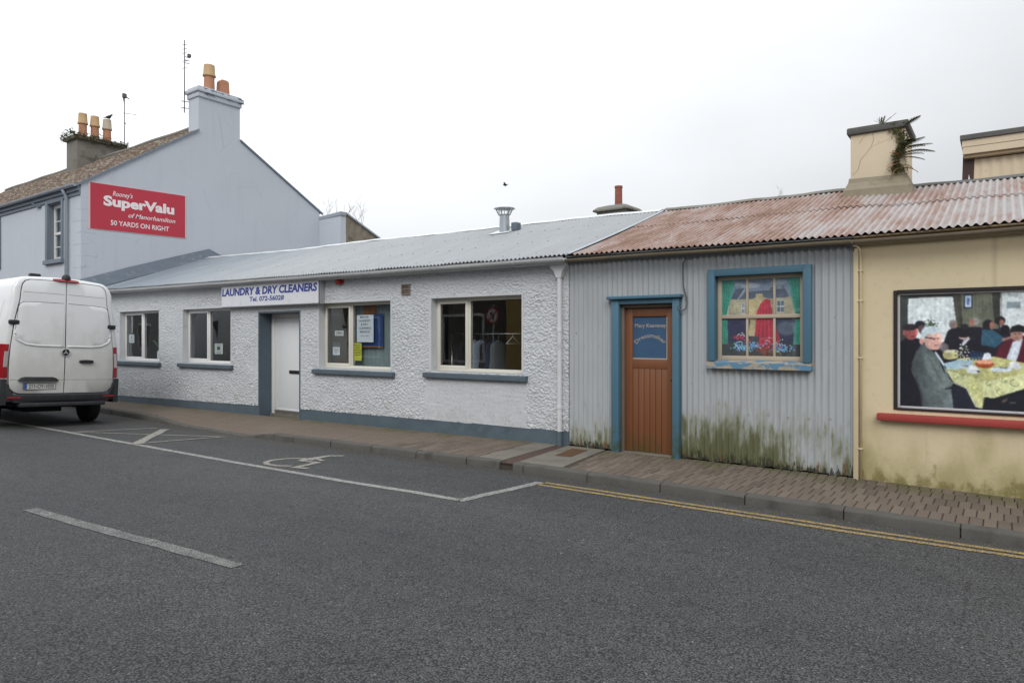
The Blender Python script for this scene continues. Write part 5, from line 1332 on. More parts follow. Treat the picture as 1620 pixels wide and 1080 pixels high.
mb = MB(); mb.prism([(-.62, 15.10, 4.88), (-.44, 15.10, 4.88), (-.46, 15.10, 4.3), (-.49, 15.10, 4.3), (-.53, 15.10, 4.55), (-.56, 15.10, 4.25), (-.64, 15.10, 4.25)], (0, .05, 0)); mb.build('torn_flashing', 'dark_brown', ob)
# grey chimney behind the laundry
gc = thing('chimney_stack', 'small grey mossy chimney stack with one red pot behind the laundry ridge', 'chimney', (-8.6, 17, 0))
mb = MB(); mb.bbox(-9.10, 16.6, -.3, -8.20, 17.5, 4.98, .02); mb.build('stack', 'oldconc', gc)
mb = MB(); X0, X1, Y0, Y1 = -9.18, -8.12, 16.52, 17.58
mb.ring_loft([[(X0, Y0, 4.98), (X1, Y0, 4.98), (X1, Y1, 4.98), (X0, Y1, 4.98)], [(X0, Y0, 5.02), (X1, Y0, 5.02), (X1, Y1, 5.02), (X0, Y1, 5.02)], [(X0 + .1, Y0 + .1, 5.11), (X1 - .1, Y0 + .1, 5.11), (X1 - .1, Y1 - .1, 5.11), (X0 + .1, Y1 - .1, 5.11)], [(X0 + .32, Y0 + .32, 5.18), (X1 - .32, Y0 + .32, 5.18), (X1 - .32, Y1 - .32, 5.18), (X0 + .32, Y1 - .32, 5.18)]])
mb.build('chimney_cap', 'oldconc', gc, 'auto')
mb = MB(); mb.lathe([(.105, 5.12), (.10, 5.66), (.112, 5.67), (.112, 5.72), (.085, 5.72), (.08, 5.2)], (-8.66, 17.05, 0), 16); mb.build('chimney_pot', 'pot_red', gc, 'auto')

# ------------------------------------------------------------------ blue-grey house
ho = thing('grey_house', 'tall blue grey house with gable, chimneys and red painted sign', 'house', (-26, 12, 0))
GX = -20.24
gab = [(8.15, -.4), (8.15, 5.70), (11.47, 7.935), (12.88, 7.935), (16.06, 6.10), (16.06, -.4)]
mb = MB(); mb.prism([(GX, yy_, zz_) for yy_, zz_ in gab], (-.4, 0, 0)); mb.build('gable_wall', 'house', ho)
WXA, WXB, WZA, WZB = -22.35, -21.43, 3.75, 5.36
mb = MB(); mb.box(-38, 8.15, -.4, WXA, 8.5, 5.70); mb.box(WXB, 8.15, -.4, GX - .401, 8.5, 5.70); mb.box(WXA, 8.151, -.4, WXB, 8.499, WZA); mb.box(WXA, 8.151, WZB, WXB, 8.499, 5.70); mb.box(-38, 15.7, -.4, GX - .401, 16.05, 6.0)
mb.build('front_wall', 'house', ho)
mb = MB()
for zt_, d_, z0_ in ((8.42, 1, 5.72),):
    rowsA = []; nC = 26
    for i in range(nC):
        for e in (0, 1):
            q = (i + e) / nC; yy_ = lerp(8.02, 12.12, q); zz_ = lerp(5.66, 8.42, q) + (.022 if e == 0 else 0)
            rowsA.append([(x_, yy_, zz_ + .01 * math.sin(x_ * 1.7) + nrg.normal() * .004) for x_ in np.linspace(-38, GX - .002, 60)])
    mb.ring_loft(rowsA, cap=False, closed=False)
    rowsB = [[(x_, lerp(12.12, 16.2, q), lerp(8.42, 6.06, q)) for x_ in np.linspace(-38, GX - .002, 30)] for q in (0, .25, .5, .75, 1)]
    mb.ring_loft(rowsB, cap=False, closed=False)
hr = mb.build('roof', 'tiles', ho)
mb = MB()
mb.prism([(GX + .05, 8.02, 5.60), (GX + .05, 11.465, 7.927), (GX + .05, 11.465, 7.987), (GX + .05, 8.02, 5.67)], (-.06, 0, 0)); mb.prism([(GX + .05, 12.885, 7.931), (GX + .05, 16.2, 6.01), (GX + .05, 16.2, 6.07), (GX + .05, 12.885, 7.991)], (-.06, 0, 0)); mb.build('verge_board', 'house_trim', hr)
mb = MB(); mb.tube([(x_, 12.12, 8.42 + .012 * math.sin(x_ * 2)) for x_ in np.linspace(-38, -20.9, 40)], .09, 8); mb.build('ridge_tiles', 'oldconc', hr)
mb = MB(); r0 = .065; mb.ring_loft([[(x_, 7.99 + math.cos(a) * r0, 5.66 + math.sin(a) * r0) for a in [math.pi + math.pi * k / 8 for k in range(9)]] + [(x_, 7.99 + r0 - .005, 5.665), (x_, 7.99 - r0 + .005, 5.665)] for x_ in (-38, -30, -24, GX + .03)]); mb.build('gutter', 'house_gutter', ho, 'auto')
mb = MB(); mb.box(-38, 8.06, 5.50, GX, 8.149, 5.62); mb.box(-38, 8.11, 5.40, GX, 8.149, 5.499); mb.build('eaves_moulding', 'house_trim', ho)
mb = MB(); mb.tube([(-20.98, 7.99, 5.60), (-20.98, 8.03, 5.5), (-20.98, 8.08, 5.42), (-20.98, 8.08, -.2)], .045, 10); mb.build('downpipe', 'house_gutter', ho, True)
mb = MB(); mb.tube([(-23.1, 8.0, 5.45), (-23.0, 8.12, 5.35), (-22.85, 8.1, 5.37)], .03, 6); mb.build('bracket', 'house_trim', ho)
for k in range(16):
    z0 = .6 + k * .315; lg = k % 2; w1, w2 = (.46, .26) if lg else (.30, .40)
    mb = MB(); mb.bbox(GX - w1, 8.145, z0 + .006, GX + .004, 8.135 + w2, z0 + .309, .003); mb.build('quoin', 'house', ho)
mb = MB(); sw_ = .15
for b in ((WXA - sw_, WZA - .02, WXA, WZB + sw_), (WXB, WZA - .02, WXB + .10, WZB + sw_), (WXA, WZB, WXB, WZB + sw_)): mb.bbox(b[0], 8.105, b[1], b[2], 8.20, b[3], .01)
hw = mb.build('window', 'house_trim', ho, 'auto')
mb = MB(); mb.box(WXA, 8.149, WZA, WXA + .012, 8.30, WZB); mb.box(WXB - .012, 8.149, WZA, WXB, 8.30, WZB); mb.box(WXA, 8.149, WZB - .012, WXB, 8.30, WZB); mb.build('reveal', 'house_trim', hw)
mb = MB(); mb.bbox(WXA - .2, 8.06, WZA - .12, WXB + .13, 8.28, WZA, .01); mb.build('window_sill', 'house_trim', hw)
mb = MB(); a0, a1, c0, c1 = WXA + .012, WXB - .012, WZA, WZB - .012; mzm = 4.52; yq = 8.28
for b in ((a0, c0, a0 + .07, c1), (a1 - .07, c0, a1, c1), (a0 + .07, c0, a1 - .07, c0 + .09), (a0 + .07, c1 - .1, a1 - .07, c1), (a0 + .07, mzm - .035, a1 - .07, mzm + .035)): mb.bbox(b[0], yq, b[1], b[2], yq + .05, b[3], .005)
am = (a0 + a1) / 2
mb.box(am - .012, yq + .01, mzm + .035, am + .012, yq + .03, c1 - .1); mb.box(a0 + .07, yq + .01, 4.86, a1 - .07, yq + .0295, 4.885); mb.box(a0 + .07, yq + .01, 4.12, a1 - .07, yq + .0295, 4.145)
mb.build('sash', 'upvc', hw)
mb = MB(); mb.box(a0 + .07, yq + .036, c0 + .09, a1 - .07, yq + .039, c1 - .1); mb.build('pane', 'glass', hw)
mb = MB(); rows = [[(x_, 8.40 + .015 * math.sin(x_ * 40), z_) for x_ in np.linspace(WXA, WXB, 30)] for z_ in (WZA, WZB)]; mb.ring_loft(rows, cap=False, closed=False); mb.build('net_curtain', 'curtain_grey', hw, True)
# second window just out of frame to the left
mb = MB(); mb.bbox(-27.25, 8.105, 3.72, -26.02, 8.149, 5.5, .01); hw2 = mb.build('window', 'house_trim', ho, 'auto')
mb = MB(); mb.box(-27.1, 8.10, 3.8, -26.17, 8.104, 5.36); mb.build('pane', 'opp_dark', hw2)
# chimneys
mb = MB(); mb.box(-20.82, 11.47, 7.936, GX, 12.88, 9.12); mb.prism([(GX - .41, 11.4, 7.6), (GX - .41, 13.0, 7.6), (GX - .41, 13.0, 7.93), (GX - .41, 12.3, 8.35), (GX - .41, 11.95, 8.35), (GX - .41, 11.4, 7.93)], (-.2, 0, 0)); mc = mb.build('chimney', 'house', ho)
mb = MB(); mb.bbox(-20.86, 11.43, 9.0, GX + .05, 12.92, 9.15, .015); mb.bbox(-20.90, 11.38, 9.151, GX + .10, 12.97, 9.27, .02); mb.bbox(-20.86, 11.44, 9.271, GX + .05, 12.92, 9.34, .02); mb.build('chimney_cap', 'house', mc, 'auto')
mb = MB()
for _ in range(22):
    yy_ = rng.uniform(11.5, 12.9); z_ = rng.choice([9.275, 9.155, 9.28]); mb.prism([(GX + .104, yy_, z_), (GX + .104, yy_ + rng.uniform(.05, .16), z_ - .01), (GX + .104, yy_ + .06, z_ - rng.uniform(.02, .05))], (-.03, 0, 0))
mb.build('flaking_paint', 'flash', mc)
def pot(x, y, z, h, r, parent, capm='pot_cream', cap=True, base='terracotta'):
    mb = MB(); mb.lathe([(r * 1.02, z), (r * .93, z + h * (.6 if cap else .97)), (r * (1.0 if not cap else .93), z + h * (.6 if cap else 1.0)), (r * .75, z + h * (.6 if cap else 1.0)), (r * .7, z + .05)], (x, y, 0), 18); p = mb.build('chimney_pot', base, parent, 'auto')
    if cap:
        mb = MB(); mb.lathe([(r * 1.2, z + h * .585), (r * 1.22, z + h * .63), (r * 1.08, z + h * .68), (r * .98, z + h), (r * .8, z + h), (r * .75, z + h * .7)], (x, y, 0), 18); mb.build('pot_collar', capm, p, 'auto')
    return p
pot(-20.55, 12.0, 9.33, .86, .165, mc)
mb = MB(); mb.ring_loft([sq(-20.55, 12.47, 9.33, .15, .15), sq(-20.55, 12.47, 9.78, .135, .135), sq(-20.55, 12.47, 9.84, .125, .10)]); mb.build('chimney_pot', 'terracotta', mc)
mb = MB(); mb.bbox(-29.35, 11.30, 6.8, -28.40, 13.02, 9.05, .03); fc = mb.build('chimney', 'oldconc', ho, 'auto')
mb = MB(); mb.bbox(-29.44, 11.20, 9.05, -28.31, 13.1, 9.20, .03); mb.build('chimney_cap', 'oldconc', fc, 'auto')
for yy_, zt_, cm in ((11.68, .98, 'pot_cream'), (12.11, .98, 'pot_cream'), (12.56, .97, 'pot_pale')): pot(-28.85, yy_, 9.18, zt_, .15, fc, cm)
mb = MB(); r5 = random.Random(9)
for _ in range(900):
    u = r5.random(); e = r5.random()
    if e < .62: x_, y_ = -28.3 + r5.gauss(0, .035), lerp(11.15, 13.15, u)
    else: x_, y_ = lerp(-29.5, -28.3, u), 11.18 + r5.gauss(0, .04)
    z_ = 9.14 + r5.gauss(0, .075) - (.05 if y_ > 12.3 else 0); s_ = r5.uniform(.04, .11); a_ = r5.uniform(0, 6.28)
    if (x_ < -28.4 or y_ > 12.85 or y_ < 11.4) and r5.random() < .7: z_ += r5.uniform(0, .16)
    mb.poly([(x_, y_, z_), (x_ + s_ * math.cos(a_), y_ + s_ * math.sin(a_), z_ + s_ * r5.uniform(-.5, 1.4)), (x_ + s_ * .4 * math.cos(a_ + 1.5), y_ + s_ * .4 * math.sin(a_ + 1.5), z_ + s_ * .3)])
struct(mb.build('chimney_weeds', 'moss', fc), 'stuff')
# return at the back: rendered strip and rubble side
mb = MB(); mb.prism([(GX - .3, 16.062, -.4), (-19.07, 16.062, -.4), (-19.07, 16.062, 5.86), (GX - .3, 16.062, 5.79)], (0, .237, 0)); an = mb.build('rear_wing', 'house', ho)
mb = MB(); mb.prism([(GX - .3, 16.061, 5.791), (-19.03, 16.03, 5.865), (-19.03, 16.03, 5.99), (GX - .3, 16.061, 5.90)], (0, .25, 0)); mb.build('wing_coping', 'house_gutter', an)
mb = MB(); K = 14; V_ = []
def wing_top(y_): return lerp(5.93, 4.4, (y_ - 16.3) / 3.5)
rows = []
for k in range(K + 1):
    z = lerp(-.4, 1, k / K); rows.append([(-19.08 + nrg.normal() * .02, lerp(16.301, 19.8, i / 20), lerp(-.4, wing_top(lerp(16.301, 19.8, i / 20)), k / K)) for i in range(21)])
mb.ring_loft(rows, cap=False, closed=False); mb.build('rubble_side', 'rubble', an)
mb = MB(); mb.prism([(-19.02, 16.3, 5.93), (-19.02, 19.8, 4.4), (-19.02, 19.8, 4.46), (-19.02, 16.3, 5.99)], (-1.2, 0, 0)); mb.build('wing_roof', 'house_gutter', an)
# red painted advertisement on the gable
sv = thing('wall_sign', 'red painted SuperValu advertisement with white lettering high on the house gable', 'sign', (GX + .02, 9.7, 5.1))
sv['label'] = 'red advertisement with white lettering high on the blue grey gable'
sxp = GX + .012
def svp(y_, z_, dx=0): return (sxp + dx, y_, z_)
mb = MB(); mb.prism([svp(8.32, 4.50), svp(11.07, 4.545), svp(11.07, 5.86), svp(8.32, 5.79)], (-.010, 0, 0)); mb.build('sign_border', 'sv_edge', sv)
mb = MB(); mb.prism([svp(8.376, 4.515, .004), svp(11.033, 4.56, .004), svp(11.033, 5.835, .004), svp(8.376, 5.775, .004)], (-.0035, 0, 0)); mb.build('sign_board', 'sv_red', sv)
for s, y0, zb, w, ch_, b, sh, sk in (("Rooney's", 8.95, 5.50, .545, .13, .008, .3, .01), ('SuperValu', 8.71, 5.21, 1.985, .285, .045, 0, .012), ('of Manorhamilton', 9.37, 4.95, 1.36, .125, .008, .3, .012), ('50 YARDS ON RIGHT', 8.90, 4.68, 1.64, .135, .016, 0, .012)):
    lettering(s, 'lettering', svp(y0, zb, .0065), (0, 1, 0), (0, 0, 1), w, ch_, 'sv_white', sv, b, sh, skew=sk)
# aerials
ae = thing('tv_aerial', 'tall thin television aerial bracketed to the painted chimney', 'aerial', (-20.85, 11.37, 8.6), 'television aerials')
mb = MB(); mb.tube([(-20.87, 11.36, 8.58), (-20.86, 11.36, 10.86)], .017, 8); mb.build('mast', 'metal_dark', ae, True)
mb = MB()
for z in (8.74, 8.95): mb.tube([(-20.99, 11.31, z + .01), (-20.83, 11.50, z)], .014, 6)
mb.build('bracket', 'metal_dark', ae)
mb = MB()
for i, z in enumerate((9.98, 10.2, 10.45, 10.58, 10.72)): mb.tube([(-20.95, 11.34 + .0, z), (-20.79, 11.40, z)], .01, 5)
for z in (10.15, 10.24, 10.34): mb.tube([(-20.86, 11.38, z), (-20.84, 11.52, z)], .012, 5)
mb.bbox(-20.84, 11.43, 10.34, -20.76, 11.53, 10.44, .01); mb.build('antenna_elements', 'metal_dark', ae)
ae2 = thing('tv_aerial', 'short television aerial beside the three pot chimney', 'aerial', (-28.9, 13.24, 8.6), 'television aerials')
mb = MB(); mb.tube([(-28.9, 13.24, 8.5), (-28.9, 13.24, 11.36)], .02, 8); mb.build('mast', 'metal_dark', ae2, True)
mb = MB(); mb.tube([(-28.9, 13.2, 10.60), (-28.9, 13.72, 10.66)], .012, 6); mb.tube([(-28.9, 13.24, 11.0), (-28.9, 13.18, 11.3)], .02, 6); mb.bbox(-28.95, 13.16, 11.22, -28.85, 13.32, 11.40, .02); mb.tube([(-28.9, 13.3, 11.3), (-28.9, 13.42, 11.22)], .02, 6); mb.tube([(-28.9, 13.24, 10.2), (-28.9, 13.29, 10.2)], .03, 6); mb.build('antenna_elements', 'metal_dark', ae2)
# birds
def bird(loc, yaw, pitch, fly, label, s=1.0):
    rings = []
    for x_, r_y, r_z, zz in ((-.19, .012, .006, .03), (-.10, .025, .012, .02), (-.06, .045, .04, .01), (0, .06, .058, 0), (.06, .052, .05, .012), (.095, .034, .034, .035), (.115, .032, .032, .045), (.14, .022, .022, .045), (.158, .008, .008, .04), (.185, .002, .002, .036)):
        rings.append([(x_ * s, r_y * s * math.cos(a), (zz + r_z * math.sin(a)) * s) for a in [2 * math.pi * k / 10 for k in range(10)]])
    mb = MB(); mb.ring_loft(rings)
    if fly:
        for sg in (1, -1): mb.ring_loft([[(.05 * s, sg * .04 * s, .02 * s), (-.06 * s, sg * .04 * s, .015 * s), (-.06 * s, sg * .04 * s, .005 * s)], [(.06 * s, sg * .2 * s, .10 * s), (-.05 * s, sg * .2 * s, .095 * s), (-.05 * s, sg * .2 * s, .085 * s)], [(-.02 * s, sg * .36 * s, .09 * s), (-.06 * s, sg * .36 * s, .085 * s), (-.06 * s, sg * .36 * s, .08 * s)]])
    else:
        for sg in (1, -1): mb.ring_loft([[(.05 * s, sg * .05 * s, .03 * s), (.0, sg * .062 * s, .04 * s), (.0, sg * .055 * s, -.02 * s)], [(-.08 * s, sg * .03 * s, .03 * s), (-.13 * s, sg * .03 * s, .03 * s), (-.13 * s, sg * .02 * s, .01 * s)]])
        for sg in (1, -1): mb.tube([(.0, sg * .02 * s, -.04 * s), (.01 * s, sg * .02 * s, -.10 * s)], .005 * s, 5)
    o = mb.build('bird', 'feather', None, True); o.location = loc; o.rotation_euler = (0, pitch, yaw); return o
tag(bird((-28.85, 12.62, 10.27), R(75), R(-25), False, '', 1.15), 'small black bird perched on the right pot of the far chimney', 'bird')
tag(bird((-10.3, 14, 5.41), R(200), R(10), True, '', .45), 'tiny dark bird flying in the sky above the flue', 'bird')
# bare bush behind the wing, twigs on the ridge
def twigs(base, n, h, spread, r0, seed, name, label, cat):
    r6 = random.Random(seed); mb = MB()
    root = Vector(base)
    def grow(p, d, l, r, lev):
        pts = [p]; q = p.copy(); dd = d.copy()
        for _ in range(3):
            dd = (dd + Vector((r6.gauss(0, .16), r6.gauss(0, .16), r6.uniform(-.02, .16)))).normalized(); q = q + dd * l / 3; pts.append(q.copy())
        mb.tube(pts, [r, r * .8, r * .6, r * .35], 4)
        if lev < 3:
            for _ in range(r6.randint(2, 3)): grow(pts[r6.randint(1, 3)], (dd + Vector((r6.gauss(0, .4), r6.gauss(0, .4), r6.uniform(.0, .5)))).normalized(), l * .62, r * .55, lev + 1)
    for _ in range(n): grow(root + Vector((r6.uniform(-spread, spread), r6.uniform(-.3, .3) * min(1, spread), 0)), Vector((r6.gauss(0, .25), r6.gauss(0, .25), 1)).normalized(), h, r0, 0)
    return tag(mb.build(name, 'twig'), label, cat)
twigs((-21.3, 17.7, 5.2), 9, .95, 1.5, .014, 3, 'bare_shrub', 'leafless pale shrub showing above the rear wing of the house', 'shrub')
twigs((-3.0, 11.72, 3.76), 2, .16, .05, .003, 4, 'dry_weed', 'dry leafless weed growing from the rusty roof ridge', 'weed')
# fern and moss on the cream chimney
fn = thing('fern', 'green ferns growing from the corner of the cream chimney', 'fern', (-1.16, 11.0, 4.1))
mb = MB(); r7 = random.Random(21)
for _ in range(1500):
    q = r7.random(); z_ = lerp(3.86, 4.58, q); wd = .05 + .10 * max(0, (q - .72) / .28) + .02 * math.sin(q * 20)
    x_ = -1.20 - .03 * math.sin(q * 7) - (.10 if q > .8 else 0) * r7.random() + r7.gauss(0, wd * .6); x_ = min(x_, -1.10); y_ = 11.0 + r7.gauss(0, .012) if x_ < -1.135 else 11.0 + abs(r7.gauss(0, .14)); s_ = r7.uniform(.012, .032); a_ = r7.uniform(0, 6.28)
    mb.poly([(x_, y_, z_), (x_ + s_ * math.cos(a_), y_ - s_ * r7.random(), z_ + s_ * math.sin(a_)), (x_ - s_ * .6 * math.sin(a_), y_ - s_ * .4, z_ + s_ * .6 * math.cos(a_))])
struct(mb.build('moss', 'moss', fn), 'stuff')
def frond(p, az_, el, ln, droop, mat, w=.095):
    mb = MB(); d = Vector((math.cos(az_) * math.cos(el), math.sin(az_) * math.cos(el), math.sin(el))); side = d.cross(Vector((0, 0, 1))).normalized(); pts = []; q = Vector(p); n = 12
    for i in range(n + 1): pts.append(q.copy()); d = (d + Vector((0, 0, -droop))).normalized(); q = q + d * ln / n
    mb.tube(pts, [.004] * n + [.001], 4)
    for i in range(1, n):
        ww = w * math.sin(math.pi * (i / n) ** .8) + .008
        for sg in (1, -1):
            t_ = (pts[i + 1] - pts[i]).normalized(); a = pts[i]; tip = a + side * sg * ww + t_ * ww * .5 + Vector((0, 0, -.01)); mb.poly([a - t_ * .013, tip, a + t_ * .017])
    mb.build('frond', mat, fn)
for az_, el, ln, dr_, z_ in ((-.5, .55, .34, .05, 4.20), (-.3, .35, .40, .05, 4.17), (-.15, .2, .42, .05, 4.13), (-.6, .1, .34, .04, 4.10), (.1, .3, .40, .06, 4.14), (.35, .45, .3, .06, 4.2), (-.9, .6, .25, .06, 4.22), (-.2, .0, .3, .05, 4.08), (-.3, .6, .26, .03, 4.50), (-1.2, .5, .2, .08, 4.24)): frond((-1.16, 11.0, z_), az_, el, ln, dr_, 'fern')
for az_, el, ln, dr_, z_ in ((-2.4, .4, .26, .13, 3.98), (-2.7, .3, .22, .12, 4.03), (-.6, .3, .24, .13, 3.96), (-.3, .2, .26, .1, 3.92), (-2.1, .8, .2, .1, 4.08), (-2.6, .1, .2, .15, 3.93)): frond((-1.18, 11.0, z_), az_, el, ln, dr_, 'fern_dry', .035)
mb = MB()
for _ in range(26): mb.tube([(-1.42 + r7.gauss(0, .02), 11.0 + r7.gauss(0, .03), 4.59), (-1.42 + r7.gauss(0, .04), 11.0 + r7.gauss(0, .03), 4.66 + r7.random() * .04)], .003, 4)
mb.build('sprig', 'moss', fn)

# ------------------------------------------------------------------ the van
vz = road_z(-15.0, 5.47)
van = bpy.data.objects.new('panel_van', None); C.objects.link(van); van.location = (-14.42, 5.47, vz); van.rotation_euler = (R(-2.6), 0, 0); van['local'] = 1
van['label'] = 'white panel van with grubby rear doors parked beside the kerb'; van['category'] = 'van'
HZ = [.36, .46, .62, .9, 1.15, 1.5, 1.9, 2.2, 2.42]; HW = [.93, .965, .985, 1.0, 1.005, .985, .94, .895, .855]
def hwid(h): return float(np.interp(h, HZ, HW))
def rear_x(h, y): return -.055 * max(0, h - 1.0) ** 1.25 - .05 * (y / 1.0) ** 2
def section(s, inset, top, wscale=1.0, dzb=0):
    pts = []; half = []
    tr = .22; hs = [.50 + dzb, .55, .62, .78, .95, 1.1, 1.3, 1.5, 1.7, 1.9, 2.05, 2.2, 2.32, top - tr]
    hs = [min(h, top - tr) if h > .62 else h for h in hs]
    for h in hs: half.append((hwid(min(h, 2.42)) * wscale - inset, h))
    w0 = half[-1][0]
    for k in range(1, 7):
        a = k / 6 * math.pi / 2; half.append((w0 - .02 - (tr + .02) * (1 - math.cos(a)) * .95, top - tr + (tr - inset) * math.sin(a)))
    half.append((w0 * .4, top + .02 - inset)); half.append((0, top + .03 - inset))
    ring = [(w, h) for w, h in half] + [(-w, h) for w, h in half[::-1][1:]]
    return ring
body_rings = []
for s, ins in ((0.0, .085), (.012, .05), (.035, .022), (.075, .006), (.13, 0), (.5, 0), (1.2, 0), (2.0, 0), (3.0, 0), (3.9, 0)):
    k = max(0, 1 - s / .35)
    body_rings.append([(-s + rear_x(h, w) * k, w, h) for w, h in section(s, ins, 2.79)])
for s, tp, ws, ins in ((4.2, 2.74, .995, .0), (4.5, 2.50, .985, .01), (4.9, 2.05, .97, .02), (5.25, 1.60, .96, .03), (5.6, 1.38, .93, .04), (5.82, 1.18, .86, .06), (5.92, 1.0, .78, .1)):
    body_rings.append([(-s, w, h) for w, h in section(s, ins, tp, ws)])
mb = MB(); mb.ring_loft(body_rings); mb.build('body', 'van', van, 'auto')
def rpt(y, h, d): return (rear_x(h, y) + d, y, h)
def door_poly(sg, dx):
    """outline of one rear door from the centre seam to the body side"""
    o = [(.006, .64), (.006, 2.735)]
    w_t = hwid(2.42) - .10
    o += [(.35, 2.733), (w_t - .17, 2.725), (w_t - .095, 2.695), (w_t - .055, 2.635), (w_t - .035, 2.54)]
    o += [(hwid(h) - .125 - .02 * max(0, (h - 1.9)), h) for h in (2.35, 2.1, 1.9, 1.7, 1.5, 1.3, 1.1, .95, .82)]
    o += [(hwid(.74) - .14, .74), (hwid(.68) - .20, .67), (hwid(.66) - .27, .645), (.5, .64)]
    return [(sg * y, h) for y, h in o]
def panel(poly, d0, d1, name, mat, parent, bev=.006, cols=0):
    """curved plate following the rear face: front outline inset by bev"""
    cy = sum(p[0] for p in poly) / len(poly); chh = sum(p[1] for p in poly) / len(poly)
    n = len(poly); area = sum(poly[i][0] * poly[(i + 1) % n][1] - poly[(i + 1) % n][0] * poly[i][1] for i in range(n)); sg = 1 if area > 0 else -1
    ins = []
    for i in range(n):
        p0, p1, p2 = Vector(poly[i - 1]), Vector(poly[i]), Vector(poly[(i + 1) % n])
        e1 = (p1 - p0).normalized(); e2 = (p2 - p1).normalized(); nn = Vector((-(e1.y + e2.y), e1.x + e2.x)) * sg
        nn = nn.normalized() if nn.length > 1e-6 else Vector((0, 0)); ins.append(tuple(p1 + nn * bev))
    bm = bmesh.new()
    a = [bm.verts.new((y, h, 0)) for y, h in poly]; b = [bm.verts.new((y, h, 1)) for y, h in poly]; c = [bm.verts.new((y, h, 2)) for y, h in ins]
    for i in range(n):
        j = (i + 1) % n; bm.faces.new((a[i], a[j], b[j], b[i])); bm.faces.new((b[i], b[j], c[j], c[i]))
    f = bm.faces.new(c)
    ys_ = np.linspace(min(p[0] for p in poly), max(p[0] for p in poly), 6)[1:-1]; zs_ = np.linspace(min(p[1] for p in poly), max(p[1] for p in poly), 9)[1:-1]
    for yv in ys_:
        g = [x for x in bm.verts[:] + bm.edges[:] + bm.faces[:] if (all(v.co.z > 1.9 for v in (x.verts if hasattr(x, 'verts') else [x])))]
        bmesh.ops.bisect_plane(bm, geom=g, plane_co=(yv, 0, 0), plane_no=(1, 0, 0))
    for zv in zs_:
        g = [x for x in bm.verts[:] + bm.edges[:] + bm.faces[:] if (all(v.co.z > 1.9 for v in (x.verts if hasattr(x, 'verts') else [x])))]
        bmesh.ops.bisect_plane(bm, geom=g, plane_co=(0, zv, 0), plane_no=(0, 1, 0))
    for v in bm.verts:
        k = int(round(v.co.z)); y, h = v.co.x, v.co.y; d = d0 if k == 0 else (d1 - bev * .7 if k == 1 else d1)
        v.co = rpt(y, h, d)
    mb = MB(); mb.addbm(bm); return mb.build(name, mat, parent, 'auto')
